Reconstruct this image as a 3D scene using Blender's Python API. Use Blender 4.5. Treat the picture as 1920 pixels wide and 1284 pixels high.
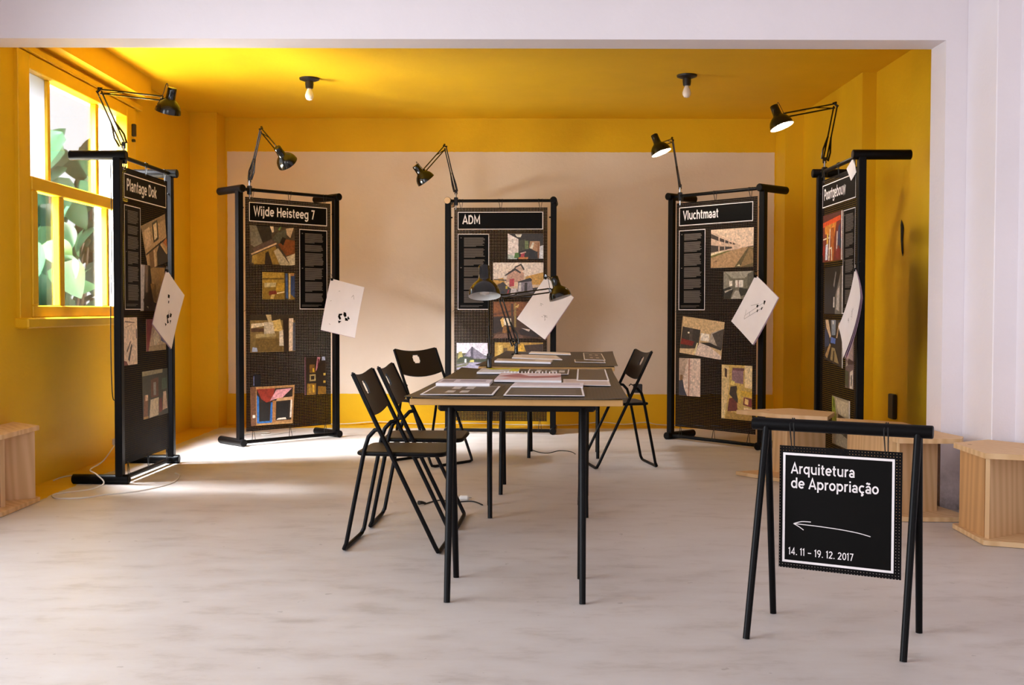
import bpy, math, random
from mathutils import Vector, Matrix
R = random.Random(7)
scene = bpy.context.scene
for o in list(bpy.data.objects): bpy.data.objects.remove(o)

# ------------------------------------------------------------------ camera
CAM_H = 1.04
cam = bpy.data.cameras.new('camera'); cam.sensor_width = 36.0; cam.lens = 2050 / 1920 * 36.0
cam.clip_start = 0.05
camo = bpy.data.objects.new('camera', cam); scene.collection.objects.link(camo)
camo.matrix_world = Matrix.Translation((0, 0, CAM_H)) @ Matrix.Rotation(math.pi/2 - .0305, 4, 'X') @ Matrix.Rotation(.0021, 4, 'Z')
scene.camera = camo
# ------------------------------------------------------------------ world, daylight, exposure
world = bpy.data.worlds.new('overcast_sky'); scene.world = world; world.use_nodes = True
bg = world.node_tree.nodes['Background']
bg.inputs[0].default_value = (.93, .96, 1.0, 1); bg.inputs[1].default_value = 1.5
def area(name, loc, target, sx, sy, power, col, spread=180):
    l = bpy.data.lights.new(name, 'AREA'); l.shape = 'RECTANGLE'; l.size = sx; l.size_y = sy
    l.energy = power; l.color = col; l.spread = math.radians(spread)
    o = bpy.data.objects.new(name, l); scene.collection.objects.link(o)
    o.location = loc; o.rotation_euler = (Vector(target)-Vector(loc)).to_track_quat('-Z', 'Y').to_euler()
    return o
# daylight falling through the open doorway left of the front room, the sash window and the front of the house
area('daylight_doorway', (-3.3, 2.45, 1.45), (0, 4.2, .7), 2.7, 2.1, 64, (.84, .90, 1.0), 125)
area('daylight_window', (-3.75, 6.3, 3.4), (-1.9, 7.6, .2), 1.7, 1.0, 2300, (.86, .92, 1.0), 110)
area('daylight_garden_bounce', (-3.55, 7.0, .75), (-2.2, 7.3, 2.3), 1.9, .8, 320, (1.0, .97, .88), 150)
area('daylight_shopfront', (1.0, -3.0, 1.5), (-.6, 5, 1.2), 2.4, 1.6, 25, (1.0, .95, .93))
vs = scene.view_settings
scene.display_settings.display_device = 'sRGB'
vs.view_transform = 'Standard'; vs.look = 'None'; vs.gamma = 1.0; vs.use_curve_mapping = False
vs.exposure = 0.4
cy = scene.cycles
cy.use_denoising = True; cy.max_bounces = 8; cy.diffuse_bounces = 5; cy.transparent_max_bounces = 16
cy.sample_clamp_indirect = 6.0; cy.caustics_reflective = False; cy.caustics_refractive = False

# ------------------------------------------------------------------ materials
def lin(c):
    if isinstance(c, str):
        c = c.lstrip('#'); c = [int(c[i:i+2], 16)/255 for i in (0, 2, 4)]
        return tuple((v/12.92 if v <= .04045 else ((v+.055)/1.055)**2.4) for v in c)
    return tuple(c)
MATS = {}
class NT:
    def __init__(s, name):
        s.m = bpy.data.materials.new(name); s.m.use_nodes = True
        s.n = s.m.node_tree.nodes; s.l = s.m.node_tree.links
        s.b = s.n['Principled BSDF']; s.out = s.n['Material Output']; MATS[name] = s.m
    def new(s, t, **k):
        x = s.n.new(t)
        for a, v in k.items(): setattr(x, a, v)
        return x
    def link(s, a, b): s.l.new(a, b)
    def val(s, node, i, v): node.inputs[i].default_value = v
    def math(s, op, a, b=None):
        x = s.new('ShaderNodeMath', operation=op)
        for i, v in enumerate((a, b)):
            if v is None: continue
            if isinstance(v, (int, float)): x.inputs[i].default_value = v
            else: s.link(v, x.inputs[i])
        return x.outputs[0]
    def noise(s, scale, detail=4, rough=.55, vec=None):
        x = s.new('ShaderNodeTexNoise'); x.inputs['Scale'].default_value = scale
        x.inputs['Detail'].default_value = detail; x.inputs['Roughness'].default_value = rough
        if vec is not None: s.link(vec, x.inputs['Vector'])
        return x
    def ramp(s, fac, stops):
        x = s.new('ShaderNodeValToRGB'); e = x.color_ramp.elements
        while len(e) < len(stops): e.new(.5)
        for el, (p, c) in zip(e, stops): el.position = p; el.color = (*lin(c), 1)
        s.link(fac, x.inputs[0]); return x.outputs[0]
    def obj(s): return s.new('ShaderNodeTexCoord').outputs['Object']
    def bump(s, h, strength, dist=.01):
        x = s.new('ShaderNodeBump'); x.inputs['Strength'].default_value = strength; x.inputs['Distance'].default_value = dist
        s.link(h, x.inputs['Height']); s.link(x.outputs[0], s.b.inputs['Normal'])
    def mix(s, fac, a, b):
        x = s.new('ShaderNodeMix', data_type='RGBA')
        for i, v in ((0, fac), (6, a), (7, b)):
            if isinstance(v, (int, float)): x.inputs[i].default_value = v
            elif isinstance(v, tuple): x.inputs[i].default_value = (*v, 1)
            else: s.link(v, x.inputs[i])
        return x.outputs[2]
def plain(name, col, rough=.5, metal=0, spec=.5, var=0, bump=0, bscale=200):
    t = NT(name); c = lin(col); t.b.inputs['Roughness'].default_value = rough
    t.b.inputs['Metallic'].default_value = metal; t.b.inputs['Specular IOR Level'].default_value = spec
    v = t.obj(); n = t.noise(6, 4, vec=v)
    k = max(var, .03)
    t.link(t.ramp(n.outputs[0], [(.3, tuple(x*(1-k) for x in c)), (.7, tuple(min(1, x*(1+k)) for x in c))]), t.b.inputs['Base Color'])
    if bump: t.bump(t.noise(bscale, 3, vec=v).outputs[0], bump, .002)
    return t.m
def plaster(name, col, k=.05, dirt=None, gloss=.55):
    t = NT(name); c = lin(col); v = t.obj()
    n = t.noise(1.3, 6, .6, v); n2 = t.noise(38, 4, .6, v)
    base = t.ramp(n.outputs[0], [(.3, tuple(x*(1-k) for x in c)), (.7, tuple(min(1, x*(1+k*.6)) for x in c))])
    if dirt:
        n3 = t.noise(4.2, 8, .7, v)
        sep = t.new('ShaderNodeSeparateXYZ'); t.link(v, sep.inputs[0])
        low = t.math('SUBTRACT', 1.0, t.math('MULTIPLY', sep.outputs[2], 2.4))
        f = t.math('MULTIPLY', t.math('MAXIMUM', t.math('ADD', low, -.25), 0.0), t.math('MAXIMUM', t.math('SUBTRACT', n3.outputs[0], .38), 0.0))
        f = t.math('MINIMUM', t.math('MULTIPLY', f, 6.0), .75)
        base = t.mix(f, base, lin(dirt))
    t.link(base, t.b.inputs['Base Color']); t.b.inputs['Roughness'].default_value = gloss
    t.b.inputs['Specular IOR Level'].default_value = .3
    h = t.math('ADD', t.math('MULTIPLY', n.outputs[0], 1.5), t.math('MULTIPLY', n2.outputs[0], .25))
    t.bump(h, .25, .02); return t.m
YEL = (.81, .48, .010)
plaster('yellow_paint', YEL, .07)
plaster('white_plaster', '#efe7ea', .04, '#8d8580')
plaster('white_exterior', '#f6f6f4', .03)
# back wall: yellow surround and a white field that leaves a yellow band above and below
def back_wall_mat():
    t = NT('back_wall_paint'); v = t.obj(); n = t.noise(1.5, 6, .6, v); n2 = t.noise(30, 4, .6, v); n3 = t.noise(14, 5, .6, v)
    sep = t.new('ShaderNodeSeparateXYZ'); t.link(v, sep.inputs[0])
    w = t.math('MULTIPLY', t.math('SUBTRACT', n3.outputs[0], .5), .012)
    z = t.math('ADD', sep.outputs[2], w); x = t.math('ADD', sep.outputs[0], w)
    f = t.math('MULTIPLY', t.math('MULTIPLY', t.math('GREATER_THAN', z, .28), t.math('LESS_THAN', z, 2.437)),
               t.math('MULTIPLY', t.math('GREATER_THAN', x, -2.54), t.math('LESS_THAN', x, 2.335)))
    yel = t.ramp(n.outputs[0], [(.3, tuple(q*.93 for q in YEL)), (.7, tuple(min(1, q*1.04) for q in YEL))])
    wh = t.ramp(n.outputs[0], [(.3, '#e4d1bd'), (.7, '#ecdccb')])
    t.link(t.mix(f, yel, wh), t.b.inputs['Base Color']); t.b.inputs['Roughness'].default_value = .6
    t.b.inputs['Specular IOR Level'].default_value = .25
    t.bump(t.math('ADD', n.outputs[0], t.math('MULTIPLY', n2.outputs[0], .3)), .3, .02)
back_wall_mat()
def floor_mat():
    t = NT('concrete_floor'); v = t.obj()
    mp = t.new('ShaderNodeMapping'); mp.inputs['Scale'].default_value = (.55, 1.2, 1); t.link(v, mp.inputs[0])
    n = t.noise(1.1, 8, .62, mp.outputs[0]); n2 = t.noise(6.5, 8, .68, mp.outputs[0]); n3 = t.noise(60, 3, .6, v); n4 = t.noise(17, 2, .5, v)
    a = t.ramp(n.outputs[0], [(.25, '#b4aaa4'), (.5, '#c4bcb7'), (.75, '#d0cac6')])
    b = t.ramp(n2.outputs[0], [(.32, '#a4988e'), (.47, '#c7beb8'), (.7, '#d3cdc9')])
    col = t.mix(.5, a, b)
    sp = t.math('GREATER_THAN', n4.outputs[0], .74)
    col = t.mix(t.math('MULTIPLY', sp, .3), col, lin('#6e6258'))
    sep = t.new('ShaderNodeSeparateXYZ'); t.link(v, sep.inputs[0])
    w = t.math('MULTIPLY', t.math('SUBTRACT', n2.outputs[0], .5), .09)
    x = t.math('ADD', sep.outputs[0], w); y = t.math('ADD', sep.outputs[1], w)
    inr = t.math('GREATER_THAN', y, 5.86)
    e = t.math('MAXIMUM', t.math('MAXIMUM', t.math('LESS_THAN', x, -2.56), t.math('GREATER_THAN', y, 9.52)), t.math('GREATER_THAN', x, 2.36))
    f = t.math('MULTIPLY', e, inr)
    t.link(t.mix(f, col, tuple(q*.85 for q in YEL)), t.b.inputs['Base Color'])
    t.link(t.math('ADD', t.math('MULTIPLY', n2.outputs[0], .3), .3), t.b.inputs['Roughness'])
    t.b.inputs['Specular IOR Level'].default_value = .4
    t.bump(t.math('ADD', n2.outputs[0], t.math('MULTIPLY', n3.outputs[0], .15)), .12, .01)
floor_mat()
def wood_mat(name, light, dark, rings=26.):
    t = NT(name); v = t.obj()
    mp = t.new('ShaderNodeMapping'); mp.inputs['Scale'].default_value = (1, 1, .09); t.link(v, mp.inputs[0])
    n = t.noise(3.0, 4, .5, mp.outputs[0])
    w = t.new('ShaderNodeTexWave', wave_type='BANDS', bands_direction='DIAGONAL'); w.inputs['Scale'].default_value = rings
    w.inputs['Distortion'].default_value = 9; w.inputs['Detail'].default_value = 2; w.inputs['Detail Scale'].default_value = .6
    t.link(mp.outputs[0], w.inputs['Vector'])
    n2 = t.noise(120, 3, .6, mp.outputs[0])
    c = t.ramp(t.math('ADD', t.math('MULTIPLY', w.outputs[1], .6), t.math('MULTIPLY', n.outputs[0], .4)), [(.05, dark), (.75, light)])
    c = t.mix(t.math('MULTIPLY', n2.outputs[0], .12), c, lin(dark))
    vo = t.new('ShaderNodeTexVoronoi'); vo.inputs['Scale'].default_value = 5.5; t.link(mp.outputs[0], vo.inputs['Vector'])
    k = t.math('LESS_THAN', vo.outputs['Distance'], .06)
    c = t.mix(t.math('MULTIPLY', k, .75), c, lin('#6b3a16'))
    t.link(c, t.b.inputs['Base Color']); t.b.inputs['Roughness'].default_value = .55
    t.bump(w.outputs[1], .05, .003); return t.m
wood_mat('pine_wood', '#e0bb8c', '#cda372', 10.)
wood_mat('pine_wood_dark', '#cf9d68', '#b98955', 9.)
plain('black_metal', '#060506', .42, 0, .14, .05)
plain('black_paint_matt', '#0c0a0b', .45, 0, .4)
plain('black_plastic', '#141112', .42, 0, .5, .05, .08, 400)
plain('lamp_black', '#060606', .16, 0, .6)
plain('lamp_white_inside', '#d8d5d0', .5)
plain('chrome', '#b8b8b8', .2, 1)
plain('cord_black', '#0a0909', .6)
plain('cord_white', '#d9d3cc', .5)
plain('pale_wood_end', '#dcb88e', .6)
plain('card_board', '#b98c52', .75, var=.1, bump=.3, bscale=90)
plain('print_black', '#090706', .55, 0, .10)
plain('print_white', '#f1e9e8', .5)
plain('print_grey_text', '#6a625c', .6)
plain('paper_white', '#f0e9ea', .55)
plain('paper_pink_edge', '#c9a9bd', .6)
plain('yellow_gloss', YEL, .4, 0, .4, .05)
plain('bulb_white', '#f2e9e2', .25)
plain('soil_dark', '#2b2118', .9)
plain('stem_brown', '#5b4630', .8)
plain('hole_dark', '#060403', .9)
def emis(name, col, s):
    t = NT(name); t.b.inputs['Base Color'].default_value = (*lin(col), 1)
    t.b.inputs['Emission Color'].default_value = (*lin(col), 1); t.b.inputs['Emission Strength'].default_value = s
emis('bulb_lit', '#fff2e2', 45)
def print_mat():
    t = NT('photo_print'); a = t.new('ShaderNodeAttribute', attribute_name='Col')
    v = t.obj(); n = t.noise(55, 5, .7, v); n2 = t.noise(190, 3, .7, v)
    k = t.math('ADD', t.math('MULTIPLY', n.outputs[0], 1.3), t.math('ADD', t.math('MULTIPLY', n2.outputs[0], .5), .12))
    vo = t.new('ShaderNodeTexVoronoi'); vo.inputs['Scale'].default_value = 75; t.link(v, vo.inputs['Vector'])
    bw = t.new('ShaderNodeRGBToBW'); t.link(vo.outputs['Color'], bw.inputs[0])
    k = t.math('MULTIPLY', k, t.math('ADD', t.math('MULTIPLY', bw.outputs[0], .55), .72))
    mx = t.new('ShaderNodeVectorMath', operation='SCALE'); t.link(a.outputs['Color'], mx.inputs[0]); t.link(k, mx.inputs['Scale'])
    t.link(mx.outputs[0], t.b.inputs['Base Color']); t.b.inputs['Roughness'].default_value = .38
print_mat()
def paper_print_mat():
    t = NT('paper_print'); a = t.new('ShaderNodeAttribute', attribute_name='Col'); n = t.noise(30, 3, .5, t.obj())
    mx = t.new('ShaderNodeVectorMath', operation='SCALE'); t.link(a.outputs['Color'], mx.inputs[0]); t.link(t.math('ADD', t.math('MULTIPLY', n.outputs[0], .2), .9), mx.inputs['Scale'])
    t.link(mx.outputs[0], t.b.inputs['Base Color']); t.b.inputs['Roughness'].default_value = .4
paper_print_mat()
def perforated(name, col, pitch, rad, rough=.6):
    t = NT(name); t.b.inputs['Base Color'].default_value = (*lin(col), 1); t.b.inputs['Roughness'].default_value = rough
    t.b.inputs['Specular IOR Level'].default_value = .08
    sep = t.new('ShaderNodeSeparateXYZ'); t.link(t.obj(), sep.inputs[0])
    def cell(o): return t.math('SUBTRACT', t.math('FRACT', t.math('ADD', t.math('DIVIDE', o, pitch), 100.0)), .5)
    a, b = cell(sep.outputs[0]), cell(sep.outputs[2])
    d = t.math('ADD', t.math('MULTIPLY', a, a), t.math('MULTIPLY', b, b))
    hole = t.math('LESS_THAN', d, (rad/pitch)**2)
    tr = t.new('ShaderNodeBsdfTransparent'); mx = t.new('ShaderNodeMixShader')
    t.link(hole, mx.inputs[0]); t.link(t.b.outputs[0], mx.inputs[1]); t.link(tr.outputs[0], mx.inputs[2]); t.link(mx.outputs[0], t.out.inputs[0])
perforated('perforated_board', '#0f0b0a', .0125, .0029)
perforated('perforated_sign', '#110e0e', .0095, .0014)
def dotted_sheet():
    t = NT('dotted_table_sheet'); sep = t.new('ShaderNodeSeparateXYZ'); t.link(t.obj(), sep.inputs[0])
    def cell(o): return t.math('SUBTRACT', t.math('FRACT', t.math('ADD', t.math('DIVIDE', o, .0125), 100.0)), .5)
    a, b = cell(sep.outputs[0]), cell(sep.outputs[1])
    d = t.math('ADD', t.math('MULTIPLY', a, a), t.math('MULTIPLY', b, b)); hole = t.math('LESS_THAN', d, .085)
    t.link(t.mix(hole, lin('#2b2725'), lin('#050404')), t.b.inputs['Base Color']); t.b.inputs['Roughness'].default_value = .42
    t.bump(t.math('SUBTRACT', 1.0, hole), .5, .002)
dotted_sheet()
def glass_mat():
    t = NT('window_glass'); tr = t.new('ShaderNodeBsdfTransparent'); gl = t.new('ShaderNodeBsdfGlossy'); gl.inputs['Roughness'].default_value = .02
    fr = t.new('ShaderNodeFresnel'); fr.inputs[0].default_value = 1.3; mx = t.new('ShaderNodeMixShader')
    t.link(t.math('MULTIPLY', fr.outputs[0], .6), mx.inputs[0]); t.link(tr.outputs[0], mx.inputs[1]); t.link(gl.outputs[0], mx.inputs[2]); t.link(mx.outputs[0], t.out.inputs[0])
    t = NT('frosted_glass'); tl = t.new('ShaderNodeBsdfTranslucent'); tl.inputs[0].default_value = (.36, .38, .41, 1)
    df = t.new('ShaderNodeBsdfDiffuse'); df.inputs[0].default_value = (.8, .82, .86, 1); mx = t.new('ShaderNodeMixShader'); mx.inputs[0].default_value = .45
    t.link(tl.outputs[0], mx.inputs[1]); t.link(df.outputs[0], mx.inputs[2]); t.link(mx.outputs[0], t.out.inputs[0])
glass_mat()
def leaf_mat(name, c1, c2, gloss):
    t = NT(name); v = t.obj(); n = t.noise(7, 4, .6, v); oi = t.new('ShaderNodeObjectInfo')
    c = t.ramp(t.math('ADD', t.math('MULTIPLY', n.outputs[0], .5), t.math('MULTIPLY', oi.outputs['Random'], .5)), [(.25, c1), (.75, c2)])
    t.link(c, t.b.inputs['Base Color']); t.b.inputs['Roughness'].default_value = gloss
    tl = t.new('ShaderNodeBsdfTranslucent'); t.link(c, tl.inputs[0]); mx = t.new('ShaderNodeMixShader'); mx.inputs[0].default_value = .3
    t.link(t.b.outputs[0], mx.inputs[1]); t.link(tl.outputs[0], mx.inputs[2]); t.link(mx.outputs[0], t.out.inputs[0])
leaf_mat('leaf_green', '#142a1a', '#2f5034', .35)
leaf_mat('leaf_pale', '#33543a', '#55784f', .35)
plain('grass_outside', '#5b6b3a', .9, var=.3)

# ------------------------------------------------------------------ mesh helpers
COL = scene.collection
class MB:
    def __init__(s): s.v = []; s.f = []; s.c = []
    def add(s, vs, fs, col=None):
        k = len(s.v); s.v += [tuple(p) for p in vs]
        for f in fs: s.f.append(tuple(i+k for i in f)); s.c.append(col)
        return s
    def box(s, a, b, bev=0, M=None):
        x0, y0, z0 = a; x1, y1, z1 = b
        if not bev:
            vs = [(x0,y0,z0),(x1,y0,z0),(x1,y1,z0),(x0,y1,z0),(x0,y0,z1),(x1,y0,z1),(x1,y1,z1),(x0,y1,z1)]
            fs = [(0,3,2,1),(4,5,6,7),(0,1,5,4),(1,2,6,5),(2,3,7,6),(3,0,4,7)]
        else:
            e = bev; vs = []
            for z, q in ((z0, e), (z0+e, 0), (z1-e, 0), (z1, e)):
                r = [(x0+q+e*(q==0), y0+q), (x1-q-e*(q==0), y0+q), (x1-q, y0+q+e*(q==0)), (x1-q, y1-q-e*(q==0)), (x1-q-e*(q==0), y1-q), (x0+q+e*(q==0), y1-q), (x0+q, y1-q-e*(q==0)), (x0+q, y0+q+e*(q==0))]
                if q: r = [(x0+e+e*.5, y0+e), (x1-e-e*.5, y0+e), (x1-e, y0+e+e*.5), (x1-e, y1-e-e*.5), (x1-e-e*.5, y1-e), (x0+e+e*.5, y1-e), (x0+e, y1-e-e*.5), (x0+e, y0+e+e*.5)]
                vs += [(x, y, z) for x, y in r]
            fs = [tuple(range(7, -1, -1)), tuple(range(24, 32))]
            for k in range(3):
                for i in range(8): j = (i+1) % 8; fs.append((k*8+i, k*8+j, k*8+8+j, k*8+8+i))
        if M is not None: vs = [M @ Vector(p) for p in vs]
        return s.add(vs, fs)
    def prism(s, poly, z0, z1):
        n = len(poly); vs = [(x, y, z0) for x, y in poly]+[(x, y, z1) for x, y in poly]
        fs = [tuple(range(n-1, -1, -1)), tuple(range(n, 2*n))]+[(i, (i+1) % n, n+(i+1) % n, n+i) for i in range(n)]
        return s.add(vs, fs)
    def tube(s, pts, r, seg=10, r2=None, caps=True):
        pts = [Vector(p) for p in pts]; n = len(pts); vs = []; fs = []
        t0 = (pts[1]-pts[0]).normalized(); up = Vector((0, 0, 1)) if abs(t0.z) < .9 else Vector((1, 0, 0))
        a = t0.cross(up).normalized()
        for i, p in enumerate(pts):
            t = ((pts[min(i+1, n-1)]-p).normalized()+(p-pts[max(i-1, 0)]).normalized())
            t = t.normalized() if t.length > 1e-6 else t0
            a = (a-t*a.dot(t)).normalized(); b = t.cross(a)
            rr = r if r2 is None else r+(r2-r)*i/(n-1)
            for k in range(seg):
                g = 2*math.pi*k/seg; vs.append(p+a*(rr*math.cos(g))+b*(rr*math.sin(g)))
        for i in range(n-1):
            for k in range(seg): j = (k+1) % seg; fs.append((i*seg+k, i*seg+j, i*seg+seg+j, i*seg+seg+k))
        if caps: fs += [tuple(range(seg-1, -1, -1)), tuple(range((n-1)*seg, n*seg))]
        return s.add(vs, fs)
    def lathe(s, prof, o=(0, 0, 0), axis=(0, 0, 1), seg=28, caps=True):
        o = Vector(o); q = Vector(axis).normalized(); up = Vector((0, 0, 1)) if abs(q.z) < .9 else Vector((1, 0, 0))
        a = q.cross(up).normalized(); b = q.cross(a); vs = []; fs = []; n = len(prof)
        for r, z in prof:
            for k in range(seg): g = 2*math.pi*k/seg; vs.append(o+q*z+a*(r*math.cos(g))+b*(r*math.sin(g)))
        for i in range(n-1):
            for k in range(seg): j = (k+1) % seg; fs.append((i*seg+k, i*seg+j, i*seg+seg+j, i*seg+seg+k))
        if caps and prof[0][0] > 1e-4: fs.append(tuple(range(seg-1, -1, -1)))
        if caps and prof[-1][0] > 1e-4: fs.append(tuple(range((n-1)*seg, n*seg)))
        return s.add(vs, fs)
    def build(s, name, mat, parent=None, smooth=False, off=None):
        me = bpy.data.meshes.new(name)
        vs = s.v if off is None else [tuple(Vector(p)-Vector(off)) for p in s.v]
        me.from_pydata(vs, [], s.f); me.materials.append(MATS[mat])
        if any(c is not None for c in s.c):
            ca = me.color_attributes.new('Col', 'FLOAT_COLOR', 'CORNER'); li = 0
            for p in me.polygons:
                c = (*lin(s.c[p.index] or '#888888'), 1)
                for q in p.loop_indices: ca.data[q].color = c
        if smooth:
            me.shade_smooth(); me.set_sharp_from_angle(angle=math.radians(38))
        me.update()
        o = bpy.data.objects.new(name, me); COL.objects.link(o)
        if parent is not None: o.parent = parent
        return o
def smooth_path(pts, k=6):
    P = [Vector(p) for p in pts]; out = []
    for i in range(len(P)-1):
        p0, p1, p2, p3 = P[max(i-1, 0)], P[i], P[i+1], P[min(i+2, len(P)-1)]
        for j in range(k):
            t = j/k; out.append(.5*((2*p1)+(p2-p0)*t+(2*p0-5*p1+4*p2-p3)*t*t+(3*p1-p0-3*p2+p3)*t**3))
    return out+[P[-1]]
def thing(name, label, cat, loc=(0, 0, 0), rz=0, group=None):
    o = bpy.data.objects.new(name, None); COL.objects.link(o); o.empty_display_size = .05
    o.location = loc; o.rotation_euler = (0, 0, rz); tag(o, label, cat, group); return o
def tag(o, label, cat, group=None):
    o['label'] = label; o['category'] = cat
    if group: o['group'] = group
    return o
def struct(o, label=None):
    o['kind'] = 'structure'
    if label: o['label'] = label
    return o
# ------------------------------------------------------------------ grotesque lettering drawn from strokes (cap height 1, x-height .72)
def arc(cx, cy, rx, ry, a0, a1, n=14):
    return [(cx+rx*math.cos(math.radians(a0+(a1-a0)*i/n)), cy+ry*math.sin(math.radians(a0+(a1-a0)*i/n))) for i in range(n+1)]
def dot(x, y): return [(x-.075, y), (x+.075, y)]
GL = {
 'a': (.58, [arc(.28, .43, .19, .215, 155, 0)+[(.47, 0)], arc(.275, .205, .195, .15, 0, 360, 18)]),
 'b': (.68, [[(.12, 0), (.12, 1)], arc(.36, .36, .235, .29, 0, 360, 22)]),
 'c': (.58, [arc(.33, .36, .24, .29, 48, 312, 20)]),
 'd': (.68, [arc(.32, .36, .235, .29, 0, 360, 22), [(.56, 0), (.56, 1)]]),
 'e': (.63, [arc(.32, .36, .24, .29, 0, 315, 22), [(.09, .36), (.56, .36)]]),
 'g': (.68, [arc(.32, .36, .235, .29, 0, 360, 22), [(.56, .72)]+arc(.33, -.02, .23, .2, 0, -150)]),
 'h': (.66, [[(.12, 0), (.12, 1)], arc(.335, .39, .215, .26, 180, 0)+[(.55, 0)]]),
 'i': (.25, [[(.125, 0), (.125, .72)], dot(.125, .93)]),
 'j': (.27, [[(.14, .72), (.14, -.1), (.10, -.19), (0, -.21)], dot(.14, .93)]),
 'k': (.57, [[(.12, 0), (.12, 1)], [(.52, .72), (.14, .30)], [(.24, .42), (.54, 0)]]),
 'l': (.25, [[(.125, 0), (.125, 1)]]),
 'm': (.96, [[(.12, 0), (.12, .72)], arc(.31, .42, .18, .23, 180, 0)+[(.49, 0)], arc(.67, .42, .18, .23, 180, 0)+[(.85, 0)]]),
 'n': (.66, [[(.12, 0), (.12, .72)], arc(.335, .39, .215, .26, 180, 0)+[(.55, 0)]]),
 'o': (.64, [arc(.32, .36, .24, .29, 0, 360, 22)]),
 'p': (.68, [[(.12, -.27), (.12, .72)], arc(.36, .36, .235, .29, 0, 360, 22)]),
 'q': (.68, [arc(.32, .36, .235, .29, 0, 360, 22), [(.56, -.27), (.56, .72)]]),
 'r': (.42, [[(.12, 0), (.12, .72)], arc(.33, .40, .205, .25, 180, 72)]),
 's': (.54, [arc(.27, .505, .175, .145, 25, 270), arc(.27, .215, .185, .145, 90, -155)]),
 't': (.42, [[(.18, .92)]+arc(.31, .2, .13, .13, 180, 285), [(.03, .65), (.37, .65)]]),
 'u': (.66, [[(.11, .72)]+arc(.33, .31, .215, .24, 180, 360)+[(.545, .72)], [(.545, 0), (.545, .6)]]),
 'w': (.86, [[(.06, .72), (.24, .03), (.43, .68), (.62, .03), (.80, .72)]]),
 'A': (.74, [[(.05, 0), (.37, .97), (.69, 0)], [(.16, .29), (.58, .29)]]),
 'D': (.74, [[(.12, 0), (.12, 1)], [(.12, .93), (.33, .93)]+arc(.33, .5, .31, .43, 90, -90)+[(.12, .07)]]),
 'H': (.76, [[(.12, 0), (.12, 1)], [(.64, 0), (.64, 1)], [(.12, .51), (.64, .51)]]),
 'M': (.90, [[(.12, 0), (.12, .96), (.45, .25), (.78, .96), (.78, 0)]]),
 'P': (.66, [[(.12, 0), (.12, 1)], [(.12, .93), (.35, .93)]+arc(.35, .685, .22, .245, 90, -90)+[(.12, .44)]]),
 'V': (.72, [[(.05, 1), (.36, .04), (.67, 1)]]),
 'W': (.98, [[(.05, 1), (.27, .04), (.49, .92), (.71, .04), (.93, 1)]]),
 '0': (.62, [arc(.31, .5, .22, .43, 0, 360, 24)]),
 '1': (.34, [[(.03, .80), (.19, .94), (.19, 0)]]),
 '2': (.60, [arc(.29, .70, .2, .23, 165, -25)+[(.10, .07), (.54, .07)]]),
 '4': (.64, [[(.44, 0), (.44, .95), (.08, .27), (.60, .27)]]),
 '7': (.56, [[(.05, .93), (.48, .93), (.20, 0)]]),
 '9': (.62, [arc(.30, .68, .21, .25, 0, 360, 22), [(.51, .68), (.47, .42), (.24, 0)]]),
 '.': (.24, [dot(.12, .075)]), '–': (.60, [[(.05, .42), (.53, .42)]]), ' ': (.30, []),
}
GL['ç'] = (.58, GL['c'][1]+[[(.33, .05), (.33, -.05), (.41, -.12), (.35, -.2), (.24, -.2)]])
GL['ã'] = (.58, GL['a'][1]+[[(.10, .86), (.20, .94), (.34, .86), (.45, .94)]])
def ribbon(m, pts, w, f):
    P = [Vector(p) for p in pts]; n = len(P); closed = (P[0]-P[-1]).length < 1e-5; L = []; Rr = []
    for i, p in enumerate(P):
        a = P[i-1] if i else (P[-2] if closed else None); b = P[i+1] if i < n-1 else (P[1] if closed else None)
        d1 = (p-a).normalized() if a is not None else (b-p).normalized(); d2 = (b-p).normalized() if b is not None else d1
        t = (d1+d2); t = t.normalized() if t.length > 1e-4 else d1
        nn = Vector((-t.y, t.x)); k = min(2.2, 1/max(.2, nn.dot(Vector((-d1.y, d1.x))))); L.append(p+nn*w*k/2); Rr.append(p-nn*w*k/2)
    m.add([f(q) for q in L]+[f(q) for q in Rr], [(n+i, n+i+1, i+1, i) for i in range(n-1)])
def text_part(name, body, x, z, width, height, y, mat, parent, weight=.145):
    """lettering in the local XZ plane, facing -Y: left edge x, baseline z, scaled to width and cap height"""
    tot = sum(GL[c][0]+.05 for c in body); sx = width/tot; m = MB(); cx = 0
    for c in body:
        adv, st = GL[c]
        for pl in st:
            ww = weight if not (len(pl) == 2 and abs(pl[0][0]-pl[1][0]) == .15) else .16
            ribbon(m, pl, ww, lambda q: ((q.x+cx)*sx+x, y, q.y*height+z))
        cx += adv+.05
    return m.build(name, mat, parent)
# ================================================================== the room
XL, XR, YB, ZC = -2.79, 2.50, 9.78, 2.735
struct(MB().box((-3.04, -3.2, -.15), (3.2, 10.1, 0)).build('floor', 'concrete_floor'), 'pale mottled concrete floor with a yellow painted border in the back room')
def wall_with_holes(mb, x0, x1, y0, y1, z0, z1, holes):
    """solid wall along Y between x0..x1 with rectangular holes (ya, yb, za, zb), sorted by ya"""
    y = y0
    for ya, yb, za, zb in holes:
        mb.box((x0, y, z0), (x1, ya, z1))
        if za > z0: mb.box((x0, ya, z0), (x1, yb, za))
        if zb < z1: mb.box((x0, ya, zb), (x1, yb, z1))
        y = yb
    mb.box((x0, y, z0), (x1, y1, z1)); return mb
WY0, WY1, WZ0, WZ1 = 6.16, 8.06, .98, 2.50          # window opening
mb = wall_with_holes(MB(), XL-.10, XL, 5.88, YB+.25, 0, ZC, [(WY0, WY1, WZ0, WZ1)])
struct(mb.build('wall_left', 'yellow_paint'), 'yellow plaster wall around the sash window')
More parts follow.
